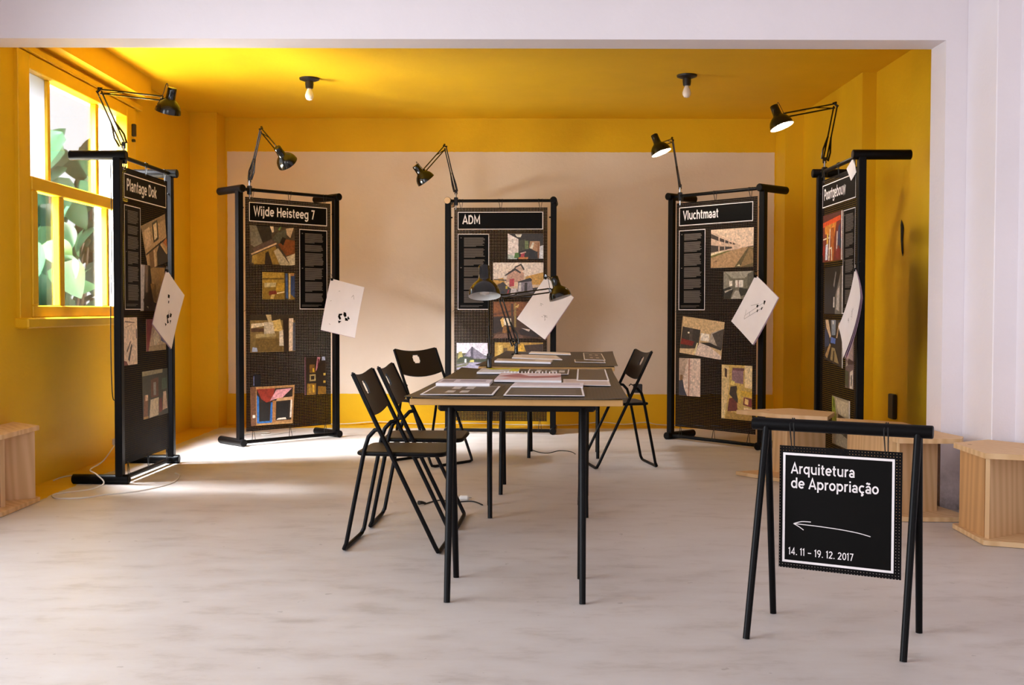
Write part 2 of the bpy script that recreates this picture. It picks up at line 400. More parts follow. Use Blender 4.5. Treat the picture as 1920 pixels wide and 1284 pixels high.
mb = wall_with_holes(MB(), XL-.27, XL-.10, 5.88, YB+.25, 0, ZC+.2, [(WY0, WY1, WZ0, WZ1)])
struct(mb.build('wall_exterior', 'white_exterior'), 'white outer leaf of the window wall')
mb = wall_with_holes(MB(), XL-.25, XL, -3.2, 5.88, 0, 3.05, [(.9, 4.75, .02, 2.45)])
struct(mb.build('wall_front_left', 'white_plaster'))
struct(MB().box((XL-.25, YB, 0), (XR+.35, YB+.25, ZC)).build('wall_back', 'back_wall_paint'), 'back wall with a white field between yellow bands')
# right wall with a walled-up door recess
mb = MB(); NY0, NY1, ND = 6.90, 7.86, .10
mb.box((XR+ND, 5.88, 0), (XR+.35, YB, ZC))
mb.box((XR, 5.88, 0), (XR+ND, NY0, ZC)).box((XR, NY1, 0), (XR+ND, YB, ZC))
struct(mb.build('wall_right', 'yellow_paint'), 'yellow side wall with a blocked doorway recess')
hole = [(-.03,.22),(-.012,.26),(.02,.3),(.035,.25),(.028,.12),(.01,.02),(-.012,-.03),(-.03,.0),(-.02,.1)]
m = MB(); m.add([(XR+ND-.004, 7.3+a*.9, 1.42+b*.75) for a, b in hole], [tuple(range(9))]); o = m.build('wall_hole', 'hole_dark', bpy.data.objects['wall_right'])
MB().box((XR+ND-.03, 7.36, .30), (XR+ND, 7.46, .47), .006).build('outlet_box', 'black_plastic', bpy.data.objects['wall_right'])
MB().lathe([(.004, .006), (.02, .006), (.024, 0)], (XR-.001, 7.95, 1.88), (-1, 0, 0), 14).build('wall_patch', 'paper_white', bpy.data.objects['wall_right'], True)
struct(MB().box((XL-.25, 5.75, ZC), (XR+.35, YB+.25, ZC+.15)).build('ceiling', 'yellow_paint'), 'yellow ceiling of the back room')
# corner piers
struct(MB().box((XL, 9.50, 0), (-2.555, YB, ZC)).build('wall_pier_left', 'yellow_paint'))
struct(MB().box((2.345, 9.44, 0), (XR, YB, ZC)).build('wall_pier_right', 'yellow_paint'))
# beam box over the window and its moulding
struct(MB().box((XL, 5.88, 2.575), (-2.67, 8.13, ZC)).build('trim_1', 'yellow_paint'), 'yellow box beam above the window')
struct(MB().box((XL, 5.95, 2.505), (XL+.035, 8.20, 2.548), .006).build('trim_2', 'yellow_gloss'), 'narrow yellow moulding above the window')
# white partition with the wide opening: beam and right jamb
JX = 2.235
mb = MB().box((XL-.25, 5.68, 2.43), (XR+.35, 5.88, 3.05)).box((JX, 5.68, 0), (XR+.35, 5.88, 2.43))
struct(mb.build('wall_partition', 'white_plaster'), 'white wall with the wide opening into the yellow room')
struct(MB().box((2.345, 5.33, 0), (2.85, 5.68, 3.05), .004).build('wall_pier_front', 'white_plaster'))
struct(MB().box((2.46, -3.2, 0), (2.85, 5.33, 3.05)).build('wall_front_right', 'white_plaster'))
struct(MB().box((-3.04, -3.2, 3.05), (2.85, 5.88, 3.2)).build('ceiling_front', 'white_plaster'))
mb = MB().box((-3.04, -3.4, 0), (-1.3, -3.2, 3.05)).box((1.7, -3.4, 0), (2.85, -3.2, 3.05)).box((-1.3, -3.4, 2.3), (1.7, -3.2, 3.05)).box((-1.3, -3.4, 0), (1.7, -3.2, .7))
struct(mb.build('wall_front', 'white_plaster'))
struct(MB().box((-14, -4, -.6), (-3.04, 16, -.35)).build('ground_outside', 'grass_outside'))

# ------------------------------------------------------------------ window_1
win = bpy.data.objects.new('window_1', None); COL.objects.link(win); win.location = (XL, 7.1, WZ0); struct(win, 'tall yellow sash window with white-lit garden behind')
def wpart(name, mb, mat): return mb.build(name, mat, win, off=(XL, 7.1, WZ0))
def yz(mb, x0, x1, y0, y1, z0, z1, bev=.004): return mb.box((x0, y0, z0), (x1, y1, z1), bev)
# casing boards around the sashes
m = MB(); yz(m, XL-.06, XL+.022, WY0, 6.31, .98, 2.50); wpart('casing_board', m, 'yellow_gloss')
m = MB(); yz(m, XL-.06, XL+.022, 7.90, WY1+.02, .98, 2.50); wpart('casing_board', m, 'yellow_gloss')
m = MB(); yz(m, XL-.06, XL+.022, 6.31, 7.90, 2.415, 2.50); wpart('casing_board', m, 'yellow_gloss')
m = MB(); yz(m, XL-.02, XL+.075, WY0-.02, WY1+.04, .925, .985, .008); wpart('window_sill', m, 'yellow_gloss')
m = MB(); yz(m, XL-.27, XL-.02, WY1-.02, WY1, .98, 2.50, 0); wpart('outer_reveal', m, 'white_exterior')
# upper sash: rails and glazing bars, three panes
xs0, xs1 = XL-.055, XL-.015
m = MB(); yz(m, xs0, xs1, 6.31, 7.90, 1.735, 1.80); wpart('meeting_rail', m, 'yellow_gloss')
for ya, yb in ((6.64, 6.675), (7.405, 7.455)):
    m = MB(); yz(m, xs0, xs1, ya, yb, 1.80, 2.415); wpart('glazing_bar', m, 'yellow_gloss')
for (ya, yb), mat in zip(((6.31, 6.64), (6.675, 7.405), (7.455, 7.90)), ('frosted_glass', 'window_glass', 'window_glass')):
    wpart('pane', MB().box((XL-.04, ya, 1.80), (XL-.035, yb, 2.415)), mat)
# lower sash, set forward
xs0, xs1 = XL-.02, XL+.03
for ya, yb, za, zb in ((6.31, 7.90, 1.72, 1.80), (6.31, 7.90, .985, 1.055), (6.31, 6.385, 1.055, 1.72), (7.83, 7.90, 1.055, 1.72)):
    m = MB(); yz(m, xs0, xs1, ya, yb, za, zb, .006); wpart('sash_rail', m, 'yellow_gloss')
for ya, yb in ((6.70, 6.775), (7.485, 7.53)):
    m = MB(); yz(m, xs0, xs1-.008, ya, yb, 1.055, 1.72); wpart('glazing_bar', m, 'yellow_gloss')
for ya, yb in ((6.385, 6.70), (6.775, 7.485), (7.53, 7.83)):
    wpart('pane', MB().box((XL, ya, 1.055), (XL+.004, yb, 1.72)), 'window_glass')
m = MB().box((XL+.022, 7.985, 2.29), (XL+.05, 8.015, 2.38), .004).box((XL+.022, 7.985, 2.25), (XL+.045, 8.012, 2.27), .003); wpart('latch', m, 'black_plastic')

# ------------------------------------------------------------------ plant outside the window
def leaf_mesh(name, L, W, fold, mat):
    m = MB(); n = 9; rows = []
    for i in range(n):
        t = i/(n-1); w = W*(math.sin(math.pi*min(1, t**.62))**.75)*(1-.15*t)+.002
        y = L*t; dz = -.28*L*t*t; base = []
        for k in (-1, -.5, 0, .5, 1):
            xx = k*w/2; zz = dz+abs(k)*fold*w*.5-(k*k)*fold*w*.25
            yy = y-(.10*L*abs(k) if t < .25 else 0)
            base.append((xx, yy, zz))
        rows.append(base)
    vs = [p for r in rows for p in r]; fs = []
    for i in range(n-1):
        for k in range(4): a = i*5+k; fs.append((a, a+1, a+6, a+5))
    m.add(vs, fs); me = m.build(name, mat, None, True); d = me.data; bpy.data.objects.remove(me); return d
LM = [leaf_mesh('leaf', .24, .21, .35, 'leaf_green'), leaf_mesh('leaf', .20, .16, .25, 'leaf_green'), leaf_mesh('leaf', .22, .19, .3, 'leaf_pale')]
def shrub(base, pts, label, n, seed):
    r = random.Random(seed); t = thing('leafy_shrub', label, 'plant', base, 0, 'shrubs outside the sash window')
    for (p, q) in pts:
        MB().tube(smooth_path([p, tuple((Vector(p)+Vector(q))/2+Vector((.05, .04, 0))), q], 4), .014, 6, .006).build('stem', 'stem_brown', t, True, off=base)
    for i in range(n):
        p, q = r.choice(pts); s = r.random()**.8
        c = Vector(p).lerp(Vector(q), s)+Vector((r.uniform(-.28, .34), r.uniform(-.34, .3), r.uniform(-.12, .14)))
        o = bpy.data.objects.new('leaf', r.choice(LM)); COL.objects.link(o); o.parent = t
        o.location = c-Vector(base); sc = r.uniform(.9, 1.45); o.scale = (sc, sc, sc)
        o.rotation_euler = (r.uniform(-1.2, -.2), r.uniform(-.5, .5), r.uniform(-.7, 2.6))
shrub((-3.6, 8.3, -.35), [((-3.6, 8.0, -.35), (-3.55, 7.75, 1.75)), ((-3.65, 8.2, -.35), (-3.6, 8.1, 2.25)), ((-3.6, 8.4, -.35), (-3.62, 8.5, 2.6)), ((-3.6, 8.4, -.35), (-3.5, 9.05, 2.1)), ((-3.6, 8.5, -.35), (-3.48, 9.2, 2.5)), ((-3.62, 8.5, -.35), (-3.52, 9.1, 1.4))], 'broad-leaved green shrub close outside the window, nearer the wall', 290, 3)
shrub((-4.3, 9.6, -.35), [((-4.3, 9.4, -.35), (-4.2, 9.0, 2.2)), ((-4.35, 9.6, -.35), (-4.3, 9.6, 2.7)), ((-4.3, 9.8, -.35), (-4.35, 10.2, 2.6)), ((-4.3, 9.5, -.35), (-4.25, 9.3, 1.5))], 'taller leafy shrub farther behind the window shrub', 280, 5)

# ------------------------------------------------------------------ ceiling bulbs
def ceiling_lamp(x, y, label):
    t = thing('ceiling_light', label, 'light', (x, y, ZC), 0, 'bare bulbs on the yellow ceiling')
    MB().lathe([(.074, 0), (.072, -.012), (.045, -.022), (.03, -.024)][::-1], (0, 0, 0)).build('ceiling_plate', 'black_plastic', t, True)
    MB().lathe([(.030, -.018), (.031, -.045), (.027, -.075), (.02, -.077)][::-1]).build('socket', 'black_plastic', t, True)
    MB().lathe([(.014, -.072), (.017, -.085), (.026, -.105), (.031, -.125), (.030, -.142), (.02, -.158), (.0001, -.164)][::-1]).build('bulb', 'bulb_white', t, True)
ceiling_lamp(-1.495, 8.10, 'bare white bulb in black ceiling socket nearer the window')
ceiling_lamp(1.262, 7.97, 'bare white bulb in black ceiling socket over the right side')

# ================================================================== display stands
ST = {1: (-2.303, 6.885, 1.536), 2: (-1.738, 8.538, .781), 3: (-.096, 9.102, -.068), 4: (1.564, 8.428, -.852), 5: (2.027, 6.799, -1.58)}
SW = .439; ZT = 1.938
SLAB = {1: 'black tubular display stand beside the window, holding the Plantage Dok panel', 2: 'black tubular display stand holding the Wijde Heisteeg 7 panel',
        3: 'black tubular display stand against the back wall, holding the ADM panel', 4: 'black tubular display stand holding the Vluchtmaat panel', 5: 'black tubular display stand by the right yellow wall, holding the Poortgebouw panel'}
def stand(k):
    x, y, t = ST[k]; s = thing('display_stand', SLAB[k], 'stand', (x, y, 0), t, 'black display stands in a half circle')
    for sx in (-1, 1):
        MB().box((sx*SW-.024, -.022, .03), (sx*SW+.024, .022, ZT), .004).build('post', 'black_metal', s)
        for nm, z in (('foot', .029), ('top_arm', ZT)):
            pr = [(.024, 0), (.029, .004), (.029, .336), (.024, .34)]
            o = MB().lathe(pr, (sx*SW, -.055, z), (0, 1, 0), 20).build(nm, 'black_metal', s, True)
            if k == 3 and sx == -1 and nm == 'top_arm':
                MB().lathe([(.0001, -.003), (.025, -.002), (.027, 0)], (sx*SW, -.055, z), (0, 1, 0), 18).build('end_cap', 'pale_wood_end', o, True)
                MB().lathe([(.0295, 0), (.0297, .05), (.0295, .12)], (sx*SW, .10, z), (0, 1, 0), 18).build('bare_band', 'pale_wood_end', o, True)
    MB().tube([(-SW+.02, 0, ZT), (SW-.02, 0, ZT)], .013, 12).build('top_rail', 'black_metal', s, True)
    MB().tube([(-SW+.02, 0, .029), (SW-.02, 0, .029)], .014, 12).build('bottom_rail', 'black_metal', s, True)
    for sx in (-1, 1):
        MB().lathe([(.006, 0), (.006, .012), (.0001, .014)], (sx*(SW-.024), -.001, 1.80), (-sx, 0, 0), 8).build('bolt', 'black_metal', s, True)
    return s
for k in ST: stand(k)

# ================================================================== hanging panels
def quad_map(q):
    (a, b, c, d) = [Vector(p) for p in q]      # TL, TR, BR, BL
    return lambda x, y: (d.lerp(c, x)).lerp(a.lerp(b, x), y)
PY = -.003
def print_part(name, parent, q, polys, bgc, y=-.0045, mat='photo_print'):
    f = quad_map(q); m = MB(); lay = y
    P = lambda x, z, l: (f(x, z).x, l, f(x, z).y)
    m.add([P(0, 0, lay), P(1, 0, lay), P(1, 1, lay), P(0, 1, lay), P(0, 0, PY+.0005), P(1, 0, PY+.0005), P(1, 1, PY+.0005), P(0, 1, PY+.0005)], [(0, 1, 2, 3), (1, 0, 4, 5), (2, 1, 5, 6), (3, 2, 6, 7), (0, 3, 7, 4)], bgc)
    for c, pts in polys:
        lay -= .00012
        if len(pts) == 2: (x0, y0), (x1, y1) = pts; pts = [(x0, y0), (x1, y0), (x1, y1), (x0, y1)]
        a = sum(pts[i][0]*pts[(i+1) % len(pts)][1]-pts[(i+1) % len(pts)][0]*pts[i][1] for i in range(len(pts)))
        if a < 0: pts = pts[::-1]
        m.add([P(x, z, lay) for x, z in pts], [tuple(range(len(pts)))], c)
    return m.build(name, mat, parent)
def border(q, w, y):
    (a, b, c, d) = [Vector(p) for p in q]; m = MB(); x0, x1, z0, z1 = a.x, b.x, d.y, a.y
    for r in (((x0, z0), (x1, z0+w)), ((x0, z1-w), (x1, z1)), ((x0, z0+w), (x0+w, z1-w)), ((x1-w, z0+w), (x1, z1-w))):
        (xa, za), (xb, zb) = r; m.add([(xa, y, za), (xb, y, za), (xb, y, zb), (xa, y, zb)], [(0, 1, 2, 3)])
    return m
def rect(x0, x1, z0, z1): return [(x0, z1), (x1, z1), (x1, z0), (x0, z0)]
def plate(name, parent, q, w=.006):
    x0, x1, z0, z1 = q[0][0], q[1][0], q[3][1], q[0][1]
    o = MB().box((x0, -.006, z0), (x1, -.002, z1)).build(name, 'print_black', parent)
    border(q, w, -.0063).build('white_border', 'print_white', o); return o
def text_sheet(parent, q, seed):
    o = plate('text_sheet', parent, q, .005); r = random.Random(seed); m = MB(); x0, x1, z0, z1 = q[0][0], q[1][0], q[3][1], q[0][1]
    xa, xb = x0+.2*(x1-x0), x1-.13*(x1-x0); z = z1-.03; blocks = [9, 12, 9, 6, 11, 9]; r.shuffle(blocks)
    for bi, nb in enumerate(blocks):
        if bi in (0, 3): m.add([(x0+.022, -.0063, z-.006), (x0+.034, -.0063, z-.006), (x0+.034, -.0063, z+.001), (x0+.022, -.0063, z+.001)], [(0, 1, 2, 3)])
        for i in range(nb):
            if z < z0+.06: break
            e = xb-r.uniform(0, .02)-(r.uniform(.02, .1) if i == nb-1 else 0)
            m.add([(xa, -.0063, z-.0048), (e, -.0063, z-.0048), (e, -.0063, z), (xa, -.0063, z)], [(0, 1, 2, 3)]); z -= .0088
        z -= .012
    for i in range(2):
        zz = z0+.034-i*.009; m.add([(x0+.022, -.0063, zz-.003), (xb-.03*i-.02, -.0063, zz-.003), (xb-.03*i-.02, -.0063, zz), (x0+.022, -.0063, zz)], [(0, 1, 2, 3)])
    m.build('text_lines', 'print_grey_text', o); return o
def panel(k, title, twidth, texq, photos, label):
    x, y, t = ST[k]; s = thing('exhibition_board', label, 'display board', (x, y, 0), t, 'perforated exhibition panels')
    MB().box((-.388, PY, .108), (.388, 0, 1.882)).build('perforated_sheet', 'perforated_board', s)
    tq = rect(-.358, .352, 1.70, 1.846); o = plate('title_plate', s, tq)
    text_part('title_lettering', title, -.318, 1.746, twidth, .072, -.0066, 'print_white', o, .16)
    text_sheet(s, texq, k)
    for i, (nm, q, bgc, polys) in enumerate(photos): print_part(nm, s, q, polys, bgc)
    for u in (-.33, 0.0, .33):
        MB().tube([(u-.018, -.012, ZT+.012), (u-.004, -.004, 1.875), (u+.004, -.004, 1.872), (u+.018, -.012, ZT+.012), (u, .014, ZT+.012), (u-.018, -.012, ZT+.012)], .0026, 5).build('hanging_cord', 'cord_black', s)
        MB().tube([(u-.016, -.012, .02), (u-.003, -.004, .115), (u+.003, -.004, .118), (u+.018, -.012, .02), (u, .014, .016)], .0026, 5).build('tie_cord', 'cord_black', s)
    MB().tube([(-.40, .004, 1.02), (-.385, -.004, 1.03), (-.378, -.006, 1.025)], .0016, 5).build('side_cord', 'cord_black', s)
    return s
L_ = rect(-.358, -.096, 1.036, 1.664); R_ = rect(.090, .352, 1.036, 1.664)
# --- panel 1
panel(1, 'Plantage Dok', .50, rect(-.358, -.10, 1.032, 1.66), [
 ('photograph', [(-.085, 1.55), (.335, 1.66), (.385, 1.35), (.03, 1.285)], '#b39468', [('#8e7650', [(0, .85), (1, .9), (1, 1), (0, 1)]), ('#3c3322', [(.40, .52), (.42, .95), (.66, .97), (.64, .55)]), ('#e2caa2', [(.45, .57), (.47, .9), (.61, .92), (.59, .6)]), ('#cdb18a', [(.05, .45), (.08, .88), (.3, .9), (.28, .5)]), ('#3a2a1a', [(0, .36), (1, .52), (1, .48), (0, .32)]), ('#7b5a34', [(.1, 0), (.14, .34), (.34, .38), (.3, 0)]), ('#d8bf98', [(.3, 0), (.36, .36), (.42, .36), (.4, 0)]), ('#2a231a', [(.45, 0), (.5, .3), (.7, .5), (1, .15), (1, 0)]), ('#c8a878', [(.68, .42), (.73, .45), (.99, .2), (.95, .16)]), ('#b5662c', [(.8, .45), (1, .5), (1, .3)])]),
 ('photograph', rect(-.11, .345, 1.024, 1.312), '#2c2420', [('#b4adb0', [(0, 0), (.02, 1), (.18, 1), (.12, 0)]), ('#6c5a4c', [(.18, 1), (.3, 1), (.28, .4), (.2, .4)]), ('#a58654', [(.38, .96), (.95, .98), (.9, .1), (.5, .2)]), ('#8a6a3c', [(.38, .6), (.6, .6), (.62, .2), (.5, .2)]), ('#7a3038', [(.12, .2), (.22, .28), (.24, .12)]), ('#b8a98e', [(.2, .12), (.28, .2), (.3, .05)]), ('#1d1815', [(.1, .25), (.4, .5), (.45, .1), (.15, .1)])]),
 ('photograph', rect(-.378, -.165, .698, .985), '#e3ccb4', [('#6f5a4a', [(.1, .93), (.8, .9), (.8, .88), (.1, .9)]), ('#b49a80', [(.1, .8), (.6, .86), (.6, .84), (.1, .78)]), ('#40352c', [(.3, .12), (.55, .45), (.62, .4), (.4, .06)]), ('#5c4c40', [(.2, .3), (.5, .52), (.52, .48), (.24, .26)]), ('#7a3a28', [(0, 0), (.3, 0), (.2, .08), (0, .1)]), ('#3a2f28', [(.9, .55), (.96, .55), (.96, .75), (.9, .75)])]),
 ('photograph', rect(-.012, .335, .768, .972), '#c9ad84', [('#7c2622', [(0, 0), (0, 1), (.34, 1), (.1, 0)]), ('#e2cfa9', [(.34, .5), (.6, .9), (.66, .3), (.4, .15)]), ('#5d6486', [(.7, .6), (1, .4), (1, .2), (.75, .3)]), ('#a58a5c', [(.1, 0), (1, 0), (1, .2), (.15, .16)])]),
 ('photograph', [(-.09, .645), (.36, .645), (.37, .345), (-.08, .345)], '#2e342c', [('#948b6c', [(0, .9), (.8, .92), (.8, 1), (0, 1)]), ('#5f3a28', [(.32, .42), (.32, .8), (.62, .84), (.62, .42)]), ('#8a8f8a', [(.42, .46), (.42, .74), (.52, .74), (.52, .46)]), ('#cbbda0', [(.24, 0), (.3, .38), (.62, .4), (.6, .02)]), ('#7a5030', [(.02, 0), (.06, .5), (.2, .5), (.18, 0)]), ('#e0c0a4', [(.1, .38), (.1, .5), (.2, .5), (.2, .38)]), ('#6d2a26', [(.62, .06), (.64, .36), (.74, .38), (.74, .08)]), ('#bda58e', [(.76, .1), (.8, .5), (.92, .5), (.96, .12)]), ('#3f5a4a', [(.74, .55), (.76, .8), (.96, .8), (.96, .56)]), ('#b8914c', [(.02, 0), (.2, 0), (.2, .05), (.02, .05)])]),
], 'perforated black panel titled Plantage Dok hanging by the window')
# --- panel 2
panel(2, 'Wijde Heisteeg 7', .555, R_, [
 ('photograph', rect(-.352, .048, 1.376, 1.672), '#4a3d30', [('#77705f', [(0, 1), (.14, 1), (.28, .56), (.1, .44), (.02, .5)]), ('#2a2520', [(.14, 1), (.46, 1), (.48, .68), (.28, .56)]), ('#e6d2b4', [(.44, 1), (.52, 1), (.53, .86), (.49, .84)]), ('#6f8a40', [(.62, .92), (.67, 1), (.7, 1), (.66, .9)]), ('#4d4c3e', [(.48, .66), (.6, .85), (.82, .96), (.78, .6), (.62, .55)]), ('#5e4940', [(.06, .4), (.48, .66), (.64, .56), (.56, .5), (.1, .3)]), ('#c5ab8a', [(.8, .96), (.98, 1), (.9, .72), (.82, .8)]), ('#7a421f', [(.62, .54), (.8, .68), (1, .66), (1, .32), (.8, .25)]), ('#1b1512', [(.66, .58), (.72, .74), (.8, .7), (.74, .52)]), ('#d8b48c', [(.02, .27), (.58, .58), (.6, .55), (.04, .24)]), ('#8d6e2e', [(.06, .22), (.56, .5), (.7, .02), (.08, 0)]), ('#2c2017', [(.34, .3), (.40, .36), (.5, 0), (.32, 0)]), ('#b3a384', [(.52, .36), (.62, .44), (.9, 0), (.66, 0)]), ('#c8b896', [(.8, .22), (1, .32), (1, .02), (.9, 0)]), ('#a8893e', [(.04, .04), (.05, .22), (.16, .26), (.16, .04)])]),
 ('photograph', rect(-.244, .046, 1.112, 1.32), '#8a6a24', [('#a98634', [(0, .6), (.66, .62), (.66, 1), (0, 1)]), ('#6c521f', [(0, .78), (.66, .8), (.66, .74), (0, .72)]), ('#b88e2e', [(.4, .3), (.68, .3), (.68, .62), (.44, .6)]), ('#c3ae7c', [(.06, .44), (.4, .46), (.42, .62), (.06, .6)]), ('#7c2f1e', [(.2, .14), (.44, .2), (.42, .32), (.2, .3)]), ('#e6cf9c', [(.44, .2), (.68, .26), (.68, .3), (.44, .24)]), ('#c9a65a', [(.24, .02), (.34, .02), (.38, .18), (.28, .18)]), ('#3f3324', [(.68, 0), (.8, 0), (.8, 1), (.68, 1)]), ('#3b567f', [(.72, .05), (.79, .02), (.77, .97), (.71, .97)]), ('#c7b075', [(.81, .02), (.86, .02), (.86, .96), (.82, .96)]), ('#2d3f63', [(.87, .2), (1, .05), (1, .95), (.88, .9)]), ('#a87442', [(.86, .88), (.98, .88), (.98, .98), (.86, .98)])]),
 ('photograph', rect(-.352, .048, .706, .994), '#7d6436', [('#332718', [(0, .85), (1, .85), (1, 1), (0, 1)]), ('#b59a6a', [(.34, 1), (.46, 1), (.48, .78), (.4, .8)]), ('#c9a75e', [(.46, .82), (.66, .88), (.72, .55), (.5, .56)]), ('#d8c4a0', [(.02, .64), (.3, .7), (.3, .78), (.02, .76)]), ('#4d3322', [(.02, .54), (.3, .54), (.3, .64), (.02, .64)]), ('#bba88a', [(.3, .48), (.54, .48), (.5, .8), (.3, .8)]), ('#a08958', [(.12, .38), (.56, .42), (.56, .5), (.12, .48)]), ('#6b5124', [(.1, .02), (.7, .02), (.7, .36), (.12, .36)]), ('#d2bda0', [(.64, .16), (.74, .16), (.74, .6), (.64, .55)]), ('#2c1c10', [(.74, 0), (.85, 0), (.85, .9), (.72, .88)]), ('#dcbf9e', [(.86, .02), (.94, .02), (.96, .9), (.86, .9)]), ('#4f5058', [(.94, .02), (1, .02), (1, .78), (.95, .78)]), ('#9aa0b0', [(.03, .02), (.16, .02), (.14, .12), (.05, .14)])]),
 ('photograph', rect(.136, .342, .356, .657), '#2a1c0e', [('#6a3f4a', [(0, 0), (.05, 0), (.05, 1), (0, 1)]), ('#8a6420', [(.1, 0), (.5, 0), (.52, .3), (.12, .3)]), ('#b08a2c', [(.2, .04), (.26, .04), (.26, .28), (.2, .28)]), ('#d8a62c', [(.36, .06), (.44, .06), (.44, .26), (.36, .26)]), ('#a8905a', [(.22, .36), (.5, .36), (.5, .54), (.22, .54)]), ('#2c1d10', [(.28, .4), (.44, .4), (.44, .5), (.28, .5)]), ('#6d4a1c', [(.22, .58), (.5, .58), (.46, .8), (.22, .8)]), ('#c2981f', [(.36, .6), (.44, .6), (.44, .7), (.36, .7)]), ('#c07a80', [(.5, .62), (.54, .64), (.72, .98), (.58, 1)]), ('#5a1f24', [(.58, .74), (.62, .74), (.66, .94), (.6, .95)]), ('#a8adc4', [(.78, .9), (.95, .9), (.93, 1), (.8, 1)]), ('#b89030', [(.86, .3), (.96, .3), (.96, .36), (.86, .36)]), ('#d0ac4c', [(.86, .5), (.96, .5), (.96, .56), (.86, .56)]), ('#8a6218', [(.6, 0), (.98, 0), (.98, .2), (.6, .22)])]),
 ('photograph', [(-.354, .443), (.043, .443), (.022, .142), (-.350, .148)], '#a87a48', [('#2a1c12', [(.14, .1), (.96, .1), (.96, .94), (.14, .94)]), ('#6b452a', [(0, 0), (.12, 0), (.12, 1), (0, 1)]), ('#8a2c1c', [(.14, .94), (.55, .94), (.48, .62), (.36, .58), (.24, .68)]), ('#d8969c', [(.44, .62), (.58, .9), (.94, .92), (.72, .68), (.56, .66)]), ('#191513', [(.18, .08), (.42, .08), (.42, .58), (.18, .6)]), ('#2b66ab', [(.14, .06), (.19, .06), (.19, .72), (.14, .8)]), ('#2b66ab', [(.44, .06), (.5, .06), (.5, .58), (.46, .58)]), ('#2b66ab', [(.16, .05), (.48, .05), (.48, .1), (.16, .1)]), ('#a06c3a', [(.5, .04), (.58, .04), (.58, .62), (.5, .62)]), ('#16120f', [(.6, .14), (.88, .14), (.88, .56), (.6, .56)]), ('#e0d3c2', [(.6, .12), (.84, .12), (.82, .17), (.64, .16)]), ('#c79a6c', [(.58, .6), (.96, .62), (.96, .7), (.6, .68)]), ('#e8d8c4', [(.92, .16), (.96, .16), (.96, .62), (.92, .62)]), ('#e9e0d4', [(.04, .2), (.1, .2), (.1, .28), (.04, .28)]), ('#b58a50', [(.14, 0), (1, 0), (1, .05), (.14, .05)])]),
 ('dark_patch', rect(-.328, -.265, .445, .535), '#100e16', [('#8088b8', [(.05, .1), (.12, .1), (.12, .9), (.05, .9)])]),
], 'perforated black panel titled Wijde Heisteeg 7 left of the back wall')
